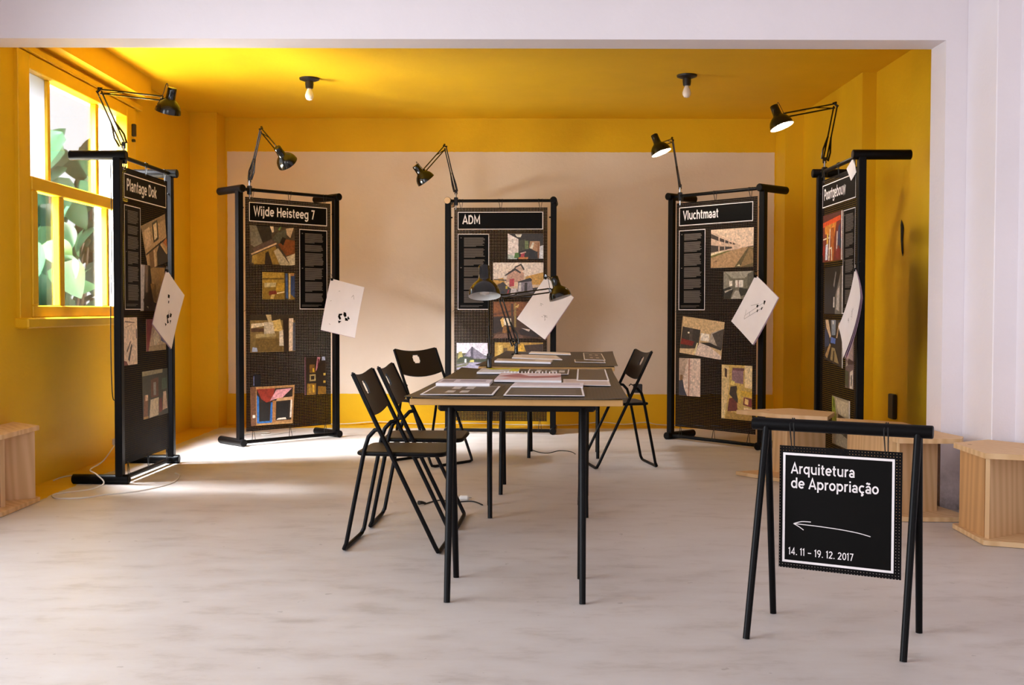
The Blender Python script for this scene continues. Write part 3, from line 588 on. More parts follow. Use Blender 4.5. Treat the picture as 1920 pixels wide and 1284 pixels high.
# --- panel 3
panel(3, 'ADM', .152, L_, [
 ('photograph', rect(.060, .355, 1.454, 1.667), '#2c241c', [('#ece0dc', [(0, 0), (0, 1), (.3, .78), (.3, .08)]), ('#b8c0b8', [(0, 0), (0, .2), (.26, .12), (.26, 0)]), ('#d8d2c4', [(.2, .97), (.4, .97), (.36, .85), (.26, .86)]), ('#46442f', [(.32, .3), (.32, .72), (.5, .78), (.6, .4)]), ('#6b7a4c', [(.48, .4), (.48, .72), (.58, .72), (.58, .4)]), ('#b08866', [(.6, .44), (.62, .7), (.9, .7), (.9, .3), (.8, .3)]), ('#e0d8c8', [(.62, .42), (.7, .66), (.74, .64), (.7, .4)]), ('#b83e4c', [(.36, .08), (.38, .24), (.48, .24), (.46, .08)]), ('#d9b0a4', [(.34, .24), (.5, .3), (.52, .26), (.36, .2)]), ('#4f7a34', [(.18, .04), (.2, .24), (.3, .26), (.32, .06)]), ('#b8763a', [(.3, 0), (.56, 0), (.58, .08), (.3, .08)]), ('#1d1a1c', [(.58, .04), (.62, .36), (.74, .32), (.78, .04)]), ('#d8dae2', [(.88, .02), (.9, .5), (1, .55), (1, .02)]), ('#8a5a34', [(.84, .04), (.84, .64), (.88, .64), (.88, .04)])]),
 ('photograph', rect(-.062, .356, 1.14, 1.426), '#e3cbb0', [('#efe0d4', [(0, .5), (1, .65), (1, 1), (0, 1)]), ('#d2a250', [(.6, .36), (.66, .6), (1, .72), (1, .36)]), ('#c89a48', [(0, .36), (.25, .36), (.2, .56), (0, .5)]), ('#5a503c', [(.0, .53), (.3, .5), (.3, .46), (.02, .5)]), ('#c9a08c', [(.26, .44), (.3, .74), (.44, .82), (.62, .7), (.6, .42)]), ('#3c322c', [(.22, .62), (.44, .86), (.56, .72), (.54, .68), (.44, .78), (.26, .62)]), ('#d6b8a2', [(.44, .84), (.56, .94), (.62, .78), (.56, .72)]), ('#453a30', [(.42, .87), (.56, .97), (.63, .8), (.6, .78), (.55, .92), (.44, .84)]), ('#403732', [(0, 0), (0, .3), (.2, .44), (.3, .3), (.4, .2), (1, .3), (1, 0)]), ('#bb4450', [(.32, .3), (.33, .52), (.42, .54), (.42, .32)]), ('#8f8894', [(.48, .14), (.5, .44), (.76, .52), (.8, .14)]), ('#2c2624', [(.48, .44), (.74, .56), (.78, .5), (.76, .46), (.52, .42)]), ('#d8d4d8', [(.5, .16), (.52, .42), (.56, .42), (.56, .18)]), ('#352e2c', [(.62, .12), (.63, .42), (.68, .42), (.68, .12)]), ('#cfc8cc', [(.34, .06), (.36, .24), (.46, .26), (.5, .08)]), ('#c9b43c', [(.25, .24), (.25, .32), (.29, .32), (.29, .24)]), ('#a8323c', [(.28, .1), (.3, .22), (.32, .2), (.3, .08)]), ('#2a2a34', [(.1, .04), (.2, .2), (.28, .04)])]),
 ('photograph', rect(-.060, .354, .799, 1.10), '#4a2c12', [('#8a5220', [(0, .6), (.7, .62), (1, .7), (1, 1), (0, 1)]), ('#6a3c16', [(0, .68), (.5, .8), (.5, .76), (0, .62)]), ('#2f1d0f', [(0, .12), (0, .56), (.18, .6), (.2, .2)]), ('#eeddc4', [(.18, .4), (.22, .56), (.38, .54), (.38, .34), (.2, .36)]), ('#e9bf6a', [(.14, .5), (.2, .58), (.22, .34), (.18, .3)]), ('#8a5a24', [(.18, .14), (.2, .34), (.36, .3), (.34, .12)]), ('#9a7c3c', [(.42, .3), (.42, .98), (.46, .98), (.46, .3)]), ('#4c341a', [(.36, .3), (.36, .95), (.40, .95), (.40, .3)]), ('#e8c070', [(.44, .86), (.52, .95), (.5, .84)]), ('#6e4c38', [(0, 0), (.05, .1), (.4, .16), (.6, .06), (.6, 0)]), ('#2c1a10', [(.5, .2), (.6, .3), (.95, .1), (.9, .02), (.55, .1)]), ('#d8bfae', [(.56, .28), (.74, .24), (.72, .18)])]),
 ('photograph', rect(-.366, -.096, .535, .758), '#57543f', [('#d6cdd8', [(0, .62), (0, 1), (1, 1), (1, .5), (.6, .62)]), ('#7c7480', [(.22, .5), (.44, .82), (.5, .84), (.95, .46), (.9, .4), (.3, .42)]), ('#4a4450', [(.4, .4), (.46, .86), (.5, .86), (.52, .4)]), ('#9a8f9c', [(.3, .5), (.42, .74), (.44, .5)]), ('#a89a5c', [(.04, .4), (.06, .66), (.16, .68), (.2, .42)]), ('#3c4030', [(0, .3), (.1, .46), (.3, .5), (.6, .38), (1, .4), (1, .28), (0, .26)]), ('#dcd6d8', [(.24, .26), (.25, .4), (.3, .4), (.3, .26)]), ('#c2b664', [(.4, .28), (.42, .36), (.54, .36), (.54, .28)]), ('#948c9e', [(0, 0), (0, .18), (.5, .28), (1, .26), (1, 0)]), ('#6e6a52', [(0, .14), (.4, .26), (.3, .14), (0, .06)])]),
 ('photograph', rect(-.048, .356, .538, .763), '#b0883a', [('#caa85c', [(.06, .1), (.06, .9), (.16, .9), (.16, .1)]), ('#5c4624', [(.18, .1), (.18, .8), (.26, .8), (.26, .1)]), ('#ead2aa', [(.34, .1), (.4, .5), (.6, .62), (.68, .1)]), ('#d8a83c', [(.44, .7), (.56, .95), (.64, .9), (.6, .62)]), ('#3f2c1c', [(.6, .9), (.72, .3), (1, .3), (1, .95)]), ('#2f2116', [(.62, 0), (.7, .35), (1, .35), (1, 0)])]),
], 'perforated black panel titled ADM facing the camera behind the tables')
# --- panel 4
panel(4, 'Vluchtmaat', .352, L_, [
 ('photograph', rect(-.040, .358, 1.36, 1.653), '#a8845c', [('#e2c4a8', [(0, .5), (0, 1), (1, 1), (1, .5)]), ('#cfae94', [(0, .36), (0, .96), (.7, .56), (.72, .48)]), ('#40302a', [(0, .78), (0, .9), (.18, .8), (.18, .7)]), ('#40302a', [(.21, .69), (.21, .78), (.32, .73), (.32, .65)]), ('#40302a', [(.34, .64), (.34, .72), (.42, .68), (.42, .62)]), ('#4c3a32', [(.44, .62), (.44, .67), (.5, .64), (.5, .6)]), ('#4c3a32', [(.52, .59), (.52, .64), (.58, .61), (.58, .58)]), ('#3c2e26', [(0, .4), (0, .6), (.18, .57), (.18, .43)]), ('#3c2e26', [(.21, .44), (.21, .56), (.32, .55), (.32, .46)]), ('#3c2e26', [(.34, .46), (.34, .55), (.5, .53), (.5, .49)]), ('#e8d4b0', [(0, .32), (0, .38), (.3, .44), (.3, .41)]), ('#6a6430', [(0, .26), (0, .32), (.4, .44), (.5, .44)]), ('#b08a60', [(0, 0), (0, .26), (.76, .5), (.86, .5), (.56, 0)]), ('#5e4e28', [(.56, 0), (.88, .5), (1, .48), (1, 0)]), ('#8a6c40', [(.7, 0), (.9, .48), (1, .42), (1, .1)]), ('#e0cfa0', [(.62, .03), (.68, .08), (.7, .03)]), ('#7c5c3c', [(.06, .15), (.16, .2), (.16, .16)]), ('#5a4630', [(.78, .5), (1, .54), (1, .5)])]),
 ('photograph', rect(.082, .362, 1.122, 1.328), '#6f6858', [('#9a9282', [(.05, 1), (.3, .75), (.7, .75), (.95, 1)]), ('#8a8272', [(0, .3), (0, 1), (.05, 1), (.22, .7), (.2, .3)]), ('#e6dccc', [(.2, .45), (.2, .66), (.3, .66), (.3, .48)]), ('#e2d8cc', [(.4, .42), (.4, .68), (.66, .68), (.66, .42)]), ('#7c5a48', [(.48, .42), (.48, .68), (.51, .68), (.51, .42)]), ('#2a2620', [(0, 0), (0, .36), (.2, .44), (.34, .34), (.24, 0)]), ('#a8a294', [(.04, .28), (.3, .38), (.3, .34), (.06, .22)]), ('#2d2922', [(.5, .2), (.54, .4), (.8, .36), (.8, .16), (.6, .1)]), ('#aaa294', [(.26, 0), (.4, .3), (.52, .3), (.6, 0)]), ('#5a5446', [(.8, .3), (.8, .9), (1, 1), (1, .2)])]),
 ('photograph', [(-.316, .988), (.096, .944), (.064, .655), (-.346, .698)], '#c9a97c', [('#372e28', [(0, .1), (.02, .72), (.46, .7), (.44, .2)]), ('#4c423a', [(.2, .3), (.2, .7), (.28, .7), (.28, .3)]), ('#e8dccb', [(.48, .42), (.48, .62), (.68, .62), (.68, .42)]), ('#a89a8c', [(.66, .36), (.72, .66), (.98, .82), (1, .3)]), ('#4a4038', [(.74, .64), (1, .82), (1, .3), (.9, .3)]), ('#d8c2b2', [(.36, .05), (.46, .34), (.6, .36), (1, .1), (1, 0), (.4, 0)]), ('#77201a', [(0, .24), (.02, .4), (.34, .36), (.3, .24)]), ('#2c2420', [(.46, .36), (.7, .4), (1, .3), (.98, .24), (.7, .3)]), ('#e4d4a0', [(.34, .04), (.4, .34), (.43, .34), (.38, .02)]), ('#d2b48a', [(0, .12), (.3, .16), (.34, 0), (0, 0)]), ('#efe2c4', [(.16, .56), (.2, .56), (.2, .6), (.16, .6)])]),
 ('photograph', rect(-.350, -.136, .358, .656), '#d8c2b2', [('#b49c88', [(0, .4), (0, 1), (.42, 1), (.3, .7), (.22, .45)]), ('#34303a', [(0, 0), (0, .4), (.18, .42), (.24, .2), (.38, 0)]), ('#7c5a34', [(.04, .4), (.06, .55), (.18, .55), (.18, .42)]), ('#a06a50', [(.44, 0), (.46, 1), (.5, 1), (.48, 0)]), ('#c8ada0', [(.5, 0), (.52, 1), (.56, 1), (.54, 0)])]),
 ('photograph', rect(.072, .356, .207, .620), '#c9a85a', [('#d6bd86', [(0, 0), (0, 1), (.24, .98), (.26, .6), (.1, 0)]), ('#4c3424', [(.1, .78), (.1, .94), (.18, .92), (.18, .76)]), ('#8e6c74', [(.34, .68), (.34, .9), (.72, .9), (.72, .66)]), ('#6a4648', [(.36, .9), (.36, .95), (.74, .95), (.74, .9)]), ('#5a3828', [(.88, .78), (.88, .86), (.98, .86), (.98, .78)]), ('#e8d0a0', [(.76, .6), (.76, 1), (1, 1), (1, .58)]), ('#d8b038', [(.64, .44), (.64, .54), (1, .52), (1, .42)]), ('#6d2a1c', [(.2, .14), (.26, .38), (.5, .42), (.54, .16)]), ('#3c2a1a', [(.26, .46), (.3, .6), (.5, .62), (.56, .5), (.54, .3)]), ('#e8d27a', [(.3, .64), (.34, .72), (.44, .7), (.42, .62)]), ('#d8b850', [(.5, .5), (.54, .64), (.64, .62), (.66, .3), (.58, .3)]), ('#7a2a24', [(.72, .28), (.74, .42), (1, .4), (1, .24)]), ('#e4c07a', [(.76, .3), (.78, .4), (.9, .38), (.88, .28)]), ('#e2c898', [(.74, .16), (.74, .24), (1, .22), (1, .14)]), ('#a8843c', [(.12, 0), (.2, .14), (.6, .12), (1, .12), (1, 0)])]),
], 'perforated black panel titled Vluchtmaat right of the back wall')
# --- panel 5
panel(5, 'Poortgebouw', .47, rect(.110, .350, 1.016, 1.645), [
 ('photograph', rect(-.345, .090, 1.348, 1.650), '#7c2c1c', [('#5f2a20', [(0, .85), (1, .9), (1, 1), (0, 1)]), ('#e0501c', [(0, .74), (0, .84), (.9, .92), (.9, .82)]), ('#d8862c', [(.1, .6), (.1, .76), (.7, .8), (.6, .5)]), ('#b8601c', [(.4, 0), (.42, .7), (.6, .7), (.56, 0)]), ('#f0dcc0', [(.02, .5), (.4, .52), (.4, .49), (.02, .47)]), ('#f0dcc0', [(.3, .02), (.36, .68), (.4, .68), (.36, .02)]), ('#f0dcc0', [(.5, .02), (.48, .3), (.3, .28), (.3, .25), (.44, .26), (.46, .02)]), ('#e8b84c', [(.2, .3), (.22, .6), (.3, .6), (.28, .3)]), ('#dcdce8', [(.14, .04), (.16, .36), (.28, .38), (.26, .04)]), ('#3a3c5c', [(.78, .3), (.8, .7), (.9, .74), (.9, .3)]), ('#c8b8b0', [(.7, .2), (.72, .6), (.78, .6), (.76, .2)]), ('#8a1f24', [(.7, .04), (.72, .24), (.86, .24), (.84, .04)]), ('#2c3c48', [(.86, .24), (.88, .44), (.96, .44), (.96, .24)]), ('#e8dfd8', [(.95, 0), (.95, 1), (1, 1), (1, 0)]), ('#a0281e', [(0, .16), (.04, .36), (.14, .34), (.12, .1)])]),
 ('photograph', rect(-.300, .105, 1.014, 1.310), '#17130f', [('#6f675c', [(.6, 0), (.62, .4), (.9, .9), (.94, 0)]), ('#b8ada2', [(.66, .1), (.72, .5), (.84, .6), (.82, .06)]), ('#8a8076', [(.5, .6), (.62, .9), (.66, .88), (.56, .56)]), ('#d8cfc4', [(.5, .14), (.52, .36), (.58, .36), (.58, .14)]), ('#5a5248', [(.88, 0), (.88, 1), (.97, 1), (.97, 0)]), ('#e0d8d0', [(.97, 0), (.97, 1), (1, 1), (1, 0)])]),
 ('photograph', [(-.280, .976), (.122, .976), (.128, .682), (-.282, .722)], '#2a2018', [('#d8b890', [(.04, 1), (.2, 1), (.36, .62), (.3, .56), (.1, .8)]), ('#87909a', [(.36, 1), (.62, 1), (.6, .66), (.4, .64)]), ('#e8ded0', [(.44, .9), (.5, .9), (.5, .98), (.44, .98)]), ('#c0a078', [(.64, .6), (.78, .95), (.84, .95), (.7, .6)]), ('#5c74b8', [(.34, .46), (.36, .6), (.62, .58), (.6, .46)]), ('#34405c', [(.02, .3), (.02, .8), (.2, .66), (.3, .4)]), ('#b8925c', [(.04, .1), (.3, .44), (.36, .4), (.16, .05)]), ('#9a8458', [(.34, .05), (.4, .36), (.58, .36), (.8, .05)]), ('#4c3c28', [(.46, .0), (.5, .3), (.56, .3), (.56, 0)]), ('#e0d8d0', [(.96, 0), (.96, 1), (1, 1), (1, 0)])]),
 ('photograph', rect(.180, .346, .570, .978), '#6f5a58', [('#8a7a9c', [(0, .75), (0, 1), (1, 1), (.6, .7)]), ('#a8908a', [(.2, .4), (.3, .7), (.9, .74), (.9, .4)]), ('#4a3230', [(0, .3), (.4, .44), (1, .4), (1, .36), (.3, .34)]), ('#b8b0a0', [(.04, .3), (.2, .4), (.3, .34)]), ('#d8c8b8', [(.56, 0), (.58, .24), (.92, .28), (.95, 0)]), ('#4a4c30', [(0, .04), (0, .26), (.4, .24), (.4, 0)]), ('#2c2018', [(.7, .04), (.7, .2), (.8, .2), (.8, .04)])]),
 ('photograph', [(-.100, .500), (.280, .494), (.285, .20), (-.085, .20)], '#a89c80', [('#8f9c2c', [(0, .4), (0, 1), (.16, .96), (.24, .6), (.3, .4)]), ('#5c6420', [(.06, .8), (.08, .95), (.16, .92), (.14, .76)]), ('#c9bda0', [(.2, .96), (.9, .94), (.9, .66), (.4, .64)]), ('#4a3a2a', [(.34, .3), (.36, .66), (.92, .6), (.92, .2)]), ('#6d5c48', [(.4, .3), (.42, .56), (.7, .54), (.7, .26)]), ('#e6dfd4', [(.95, 0), (.95, 1), (1, 1), (1, 0)])]),
], 'perforated black panel titled Poortgebouw by the right yellow wall')
# ================================================================== drawing sheets clipped to the right-hand posts
def strokes(m, pts, w, y, f):
    for (x0, z0), (x1, z1) in pts:
        d = Vector((x1-x0, z1-z0)); n = Vector((-d.y, d.x)).normalized()*w/2
        m.add([f(x0+n.x, z0+n.y, y), f(x0-n.x, z0-n.y, y), f(x1-n.x, z1-n.y, y), f(x1+n.x, z1+n.y, y)], [(0, 1, 2, 3)])
def sheets(T, th, ro, scale, curl, n, label, blots, lines):
    T = Vector(T)-Vector((0, 0, CAM_H)); T = T*scale+Vector((0, 0, CAM_H))
    s = thing('drawing_sheets', label, 'paper', T, th, 'drawing sheets clipped to the stands')
    a = Vector((math.cos(ro), 0, math.sin(ro))); b = Vector((-math.sin(ro), 0, math.cos(ro)))
    def f(x, z, y, k=0): # x along width 0..1, z down the length 0..1
        p = a*(x*.297)-b*(z*.42); yy = y-curl*((x-.2)**2*.6+(z-.1)**2)+k*.0035*(z+x)
        return (p.x+k*.004*x, yy, p.z-k*.003*z)
    for k in range(n):
        m = MB(); G = 7; vs = []
        for j in range(G+1):
            for i in range(G+1): vs.append(f(i/G, j/G, k*.0016, k))
        nv = len(vs); vs += [(x, y+.0008, z) for x, y, z in vs]; fs = []
        for j in range(G):
            for i in range(G):
                q = j*(G+1)+i; fs += [(q, q+G+1, q+G+2, q+1), (nv+q, nv+q+1, nv+q+G+2, nv+q+G+1)]
        rim = [i for i in range(G+1)]+[(j+1)*(G+1)-1 for j in range(1, G+1)]+[G*(G+1)+i for i in range(G-1, -1, -1)]+[j*(G+1) for j in range(G-1, 0, -1)]
        for i in range(len(rim)): p, q = rim[i], rim[(i+1) % len(rim)]; fs.append((p, q, nv+q, nv+p))
        m.add(vs, fs); m.build('sheet', 'paper_white' if k == 0 else 'paper_pink_edge', s, True)
    for pl in blots: MB().add([f(x, z, -.0009) for x, z in pl], [tuple(range(len(pl)))]).build('ink_mark', 'print_black', s)
    m = MB(); strokes(m, lines, .006, -.0009, lambda x, z, y: f(x, z, y)); m.build('pencil_lines', 'print_grey_text', s)
    c = a*.012-b*.012
    MB().box((c.x-.010, -.007, c.z-.004), (c.x+.010, .009, c.z+.016), .002).build('clip', 'black_metal', s)
    MB().tube([(c.x-.006, 0, c.z+.014), (c.x-.004, 0, c.z+.034), (c.x+.004, 0, c.z+.034), (c.x+.006, 0, c.z+.014)], .0014, 5).build('clip_wire', 'chrome', s)
    MB().tube([(c.x, 0, c.z+.033), (c.x+.003, .012, c.z+.045), (c.x+.005, .03, c.z+.052)], .0015, 5).build('string', 'cord_black', s)
rr = random.Random(4)
def scribble(cx, cz, r, n): return [((cx+rr.uniform(-r, r), cz+rr.uniform(-r, r)*.8),)*1+((cx+rr.uniform(-r, r), cz+rr.uniform(-r, r)*.8),) for _ in range(n)]
sheets((-2.309, 7.318, 1.302), 1.431, -.59, .965, .02, 2, 'white drawing sheets hanging askew from the stand beside the window',
       [[(.34,.30),(.42,.28),(.44,.33),(.37,.35)],[(.42,.38),(.46,.37),(.47,.41),(.44,.42)],[(.5,.62),(.56,.56),(.62,.6),(.58,.64),(.66,.68),(.6,.72),(.55,.66)],[(.62,.52),(.7,.5),(.7,.56),(.64,.58)],[(.5,.75),(.58,.74),(.56,.79)],[(.68,.62),(.73,.6),(.72,.68)]], scribble(.6, .55, .08, 8))
sheets((-1.463, 8.831, 1.285), .58, -.231, .99, .03, 2, 'white drawing sheets clipped beside the Wijde Heisteeg 7 panel, black marks low on the page',
       [[(.43,.62),(.53,.60),(.53,.63),(.47,.65),(.52,.70),(.48,.73),(.42,.68)],[(.56,.56),(.63,.57),(.66,.63),(.61,.66),(.56,.62)],[(.62,.66),(.70,.67),(.73,.71),(.64,.72)],[(.44,.75),(.54,.75),(.47,.80)],[(.7,.62),(.76,.66),(.74,.69),(.69,.66)]], [((.12,.42),(.15,.41)),((.7,.25),(.74,.2)),((.74,.2),(.78,.28)),((.3,.2),(.34,.19)),((.2,.85),(.24,.86))])
sheets((.275, 9.083, 1.308), -.318, -.608, .991, .02, 2, 'white drawing sheets clipped to the ADM stand behind the small table lamp', [], scribble(.62, .66, .08, 7)+scribble(.35, .5, .05, 3))
sheets((1.826, 8.213, 1.301), -1.039, -.613, .98, .02, 2, 'white drawing sheets clipped beside the Vluchtmaat panel',
       [[(.62,.24),(.68,.22),(.70,.30),(.66,.29)],[(.48,.40),(.54,.38),(.55,.43),(.50,.44)],[(.56,.46),(.60,.45),(.61,.50),(.58,.50)],[(.66,.36),(.69,.35),(.70,.40),(.67,.41)]], [((.3,.72),(.66,.26)),((.34,.78),(.7,.34)),((.3,.72),(.34,.78)),((.38,.6),(.44,.66)),((.25,.62),(.3,.7)),((.32,.5),(.52,.36))])
sheets((1.96, 6.259, 1.28), -1.672, -.632, .995, .05, 3, 'thick bundle of white drawing sheets seen edge-on beside the Poortgebouw panel', [], scribble(.5, .5, .1, 6)+scribble(.4, .7, .06, 4))
# small scrap of white paper stuck at the top corner of panel 5
x, y, t = ST[5]; s = thing('paper_scrap', 'small white paper scrap folded over the top corner of the Poortgebouw panel', 'paper', (x, y, 0), t)
MB().add([(.21, -.02, 1.885), (.335, -.03, 1.80), (.375, -.012, 1.845), (.30, -.006, 1.945), (.21, -.018, 1.885), (.335, -.028, 1.80), (.375, -.010, 1.845), (.30, -.004, 1.945)], [(0, 1, 2, 3), (7, 6, 5, 4), (0, 4, 5, 1), (1, 5, 6, 2), (2, 6, 7, 3), (3, 7, 4, 0)]).build('scrap_sheet', 'paper_white', s)

# ================================================================== spring-arm lamps
def arm_lamp(B, E, H, D, label, lit=0, table=False, group='spring-arm lamps'):
    B, E, H, D = Vector(B), Vector(E), Vector(H), Vector(D).normalized()
    s = thing('arm_lamp', label, 'lamp', B, 0, group); bd = lambda m, n, mat, sm=True, p=None: m.build(n, mat, p or s, sm, off=B)
    if table:
        m = MB().lathe([(.034, 0), (.034, .006), (.014, .012), (.013, .05), (.009, .058)], B, (0, 0, 1), 18); bd(m, 'base', 'lamp_black')
        bz = B+Vector((0, 0, .055))
    else:
        m = MB().box(B+Vector((-.017, -.017, -.055)), B+Vector((.017, .017, .012)), .004); bd(m, 'clamp', 'lamp_black', False)
        m = MB().tube([B+Vector((0, -.006, -.05)), B+Vector((0, -.006, -.09))], .005, 8); bd(m, 'clamp_screw', 'chrome')
        bz = B+Vector((0, 0, .05)); bd(MB().tube([B, bz], .008, 8), 'pivot_pin', 'chrome')
    ax = (E-bz).normalized(); pl = ax.cross(H-E)
    pl = pl.normalized() if pl.length > 1e-4 else Vector((1, 0, 0))
    def rods(p, q, off, nm):
        d = (q-p).normalized(); o = pl.cross(d).normalized()*off
        for sg in (-1, 1): bd(MB().tube([p+o*sg+d*.012, q+o*sg-d*.008], .005, 7), nm, 'lamp_black')
        return d, o
    bd(MB().box((-.012, -.006, -.014), (.012, .006, .026), .003, Matrix.Translation(bz)), 'lower_joint', 'lamp_black', False)
    d1, o1 = rods(bz, E, .012, 'lower_rod')
    for sg in (-1, 1):
        p = bz+o1*sg*1.6+d1*.02; bd(MB().tube([bz+d1*.01+o1*sg*2.0, p+d1*.05+pl*.004*sg+o1*sg*.9, bz+d1*.17+o1*sg*.9], .006, 7), 'spring', 'lamp_black')
    bd(MB().tube([E-o1*1.5, E+o1*1.5+d1*.012, E+d1*.02], .009, 8), 'elbow', 'lamp_black')
    d2, o2 = rods(E, H, .013, 'upper_rod')
    bd(MB().tube([E+o2*1.2+d2*.01, E+(H-E)*.42-o2], .0036, 6), 'tie_spring', 'lamp_black')
    bd(MB().tube([H-o2*1.2, H+o2*1.2], .009, 8), 'head_bracket', 'lamp_black')
    bd(MB().lathe([(.0001, -.012), (.007, -.011), (.007, .011), (.0001, .012)], H, pl, 10), 'wing_nut', 'chrome')
    side = (H-E)-D*(H-E).dot(D); side = side.normalized() if side.length > .05 else pl.cross(D).normalized()
    K = H+side*.052-D*.035                        # point on the neck axis
    bd(MB().tube([H, H+side*.026-D*.004], .006, 7), 'swivel', 'lamp_black')
    O = K-D*.045                                  # top of the neck
    out = [(.0001, 0), (.024, .0), (.027, .004), (.027, .03), (.029, .066), (.034, .074), (.052, .088), (.066, .106), (.074, .126), (.0775, .150)]
    inn = [(.0765, .150), (.073, .127), (.065, .108), (.051, .091), (.033, .078), (.0001, .076)]
    sh = bd(MB().lathe(out, O, D, 30, False), 'shade', 'lamp_black')
    bd(MB().lathe(inn, O, D, 30, False), 'shade_lining', 'lamp_white_inside', True, sh)
    bl = MB().lathe([(.012, .078), (.015, .09), (.026, .108), (.029, .122), (.022, .138), (.0001, .145)], O, D, 16)
    bd(bl, 'bulb', 'bulb_lit' if lit else 'bulb_white', True, sh)
    q = O+side*-.026+D*.012
    bd(MB().tube(smooth_path([H+o2*.5, H-D*.04-side*-.006, (H+q)/2-D*.06, q-D*.01, q+D*.004], 5), .0022, 6), 'power_cord', 'cord_black')
    if lit:
        l = bpy.data.lights.new('lamp_light', 'SPOT'); l.energy = lit; l.color = (1, .90, .78); l.spot_size = math.radians(125); l.spot_blend = .6; l.shadow_soft_size = .03
        o = bpy.data.objects.new('lamp_light', l); COL.objects.link(o); o.parent = s; o.location = O+D*.152-B; o.rotation_euler = D.to_track_quat('-Z', 'Y').to_euler()
arm_lamp((-2.315, 6.543, 1.955), (-2.487, 6.622, 2.345), (-2.105, 6.601, 2.300), (-.28, .28, -.92), 'black spring-arm lamp clamped to the stand beside the window')
arm_lamp((-1.985, 8.293, 1.955), (-1.89, 8.254, 2.383), (-1.689, 8.005, 2.169), (.40, .62, -.68), 'black spring-arm lamp over the Wijde Heisteeg 7 panel, shade turned away')
arm_lamp((-.468, 9.127, 1.955), (-.555, 9.08, 2.378), (-.708, 8.83, 2.152), (.58, .25, -.78), 'black spring-arm lamp over the ADM panel')
arm_lamp((1.329, 8.697, 1.955), (1.262, 8.66, 2.372), (1.118, 8.31, 2.283), (.36, -.13, -.92), 'lit black spring-arm lamp over the Vluchtmaat panel', 9)
arm_lamp((2.03, 7.142, 1.955), (2.119, 7.213, 2.378), (1.76, 7.102, 2.295), (.32, -.18, -.93), 'lit black spring-arm lamp reaching left over the Poortgebouw panel', 11)
TZ = .733
arm_lamp((-.116, 5.56, TZ), (-.118, 5.62, 1.145), (-.130, 5.25, 1.155), (0.03, -.26, -.96), 'black spring-arm lamp on the near table, large shade facing the camera', 0, True, 'spring-arm lamps on the tables')
arm_lamp((.028, 7.36, TZ), (-.079, 7.35, 1.120), (.255, 7.34, 1.166), (.30, -.12, -.94), 'black spring-arm lamp on the far table reaching right', 0, True, 'spring-arm lamps on the tables')

# ================================================================== tables
def sawhorse(x, y, rz, label):
    s = thing('sawhorse', label, 'trestle', (x, y, 0), rz, 'black trestles under the tables')
    MB().box((-.29, -.021, .664), (.29, .021, .708), .008).build('beam', 'black_metal', s)
    for sx in (-1, 1):
        for sy in (-1, 1):
            MB().tube([(sx*.242, sy*.012, .675), (sx*.240, sy*.182, 0)], .0145, 14, .0115).build('leg', 'black_metal', s, True)
sawhorse(.018, 4.02, -.04, 'black metal trestle under the front end of the near table')
sawhorse(.127, 5.60, .03, 'black metal trestle under the back end of the near table')
sawhorse(.187, 6.27, -.05, 'black metal trestle under the front end of the far table')
sawhorse(.37, 7.78, -.06, 'black metal trestle under the back end of the far table')
def table_top(x, y, w, l, rz, label):
    s = thing('worktop', label, 'table top', (x, y, .708), rz, 'table tops')
    MB().box((-w/2, -l/2, 0), (w/2, l/2, .0225), .002).build('board', 'card_board', s)
    m = MB(); W, L = w/2+.018, l/2+.012; n = 10; vs = []
    for j in range(n+1):
        for i in range(n+1):
            a, b = i/n*2-1, j/n*2-1; lift = .007*max(0, abs(a)-.75)**1*4*max(0, abs(b)-.7)*3+.0006*math.sin(9*a+4*b)+.0006
            vs.append((a*W, b*L, .0226+lift))
    nv = len(vs); vs += [(x_, y_, z_+.0014) for x_, y_, z_ in vs]; fs = []
    for j in range(n):
        for i in range(n): q = j*(n+1)+i; fs += [(q, q+n+1, q+n+2, q+1), (nv+q, nv+q+1, nv+q+n+2, nv+q+n+1)]
    rim = list(range(n+1))+[(j+1)*(n+1)-1 for j in range(1, n+1)]+[n*(n+1)+i for i in range(n-1, -1, -1)]+[j*(n+1) for j in range(n-1, 0, -1)]
    for i in range(len(rim)): p, q = rim[i], rim[(i+1) % len(rim)]; fs.append((p, q, nv+q, nv+p))
    m.add(vs, fs).build('perforated_sheet', 'dotted_table_sheet', s, True)
table_top(.069, 4.678, .735, 1.86, -.060, 'near table top of brown fibreboard under a black perforated sheet')
table_top(.262, 6.88, .735, 2.0, -.078, 'far table top of brown fibreboard under a black perforated sheet')
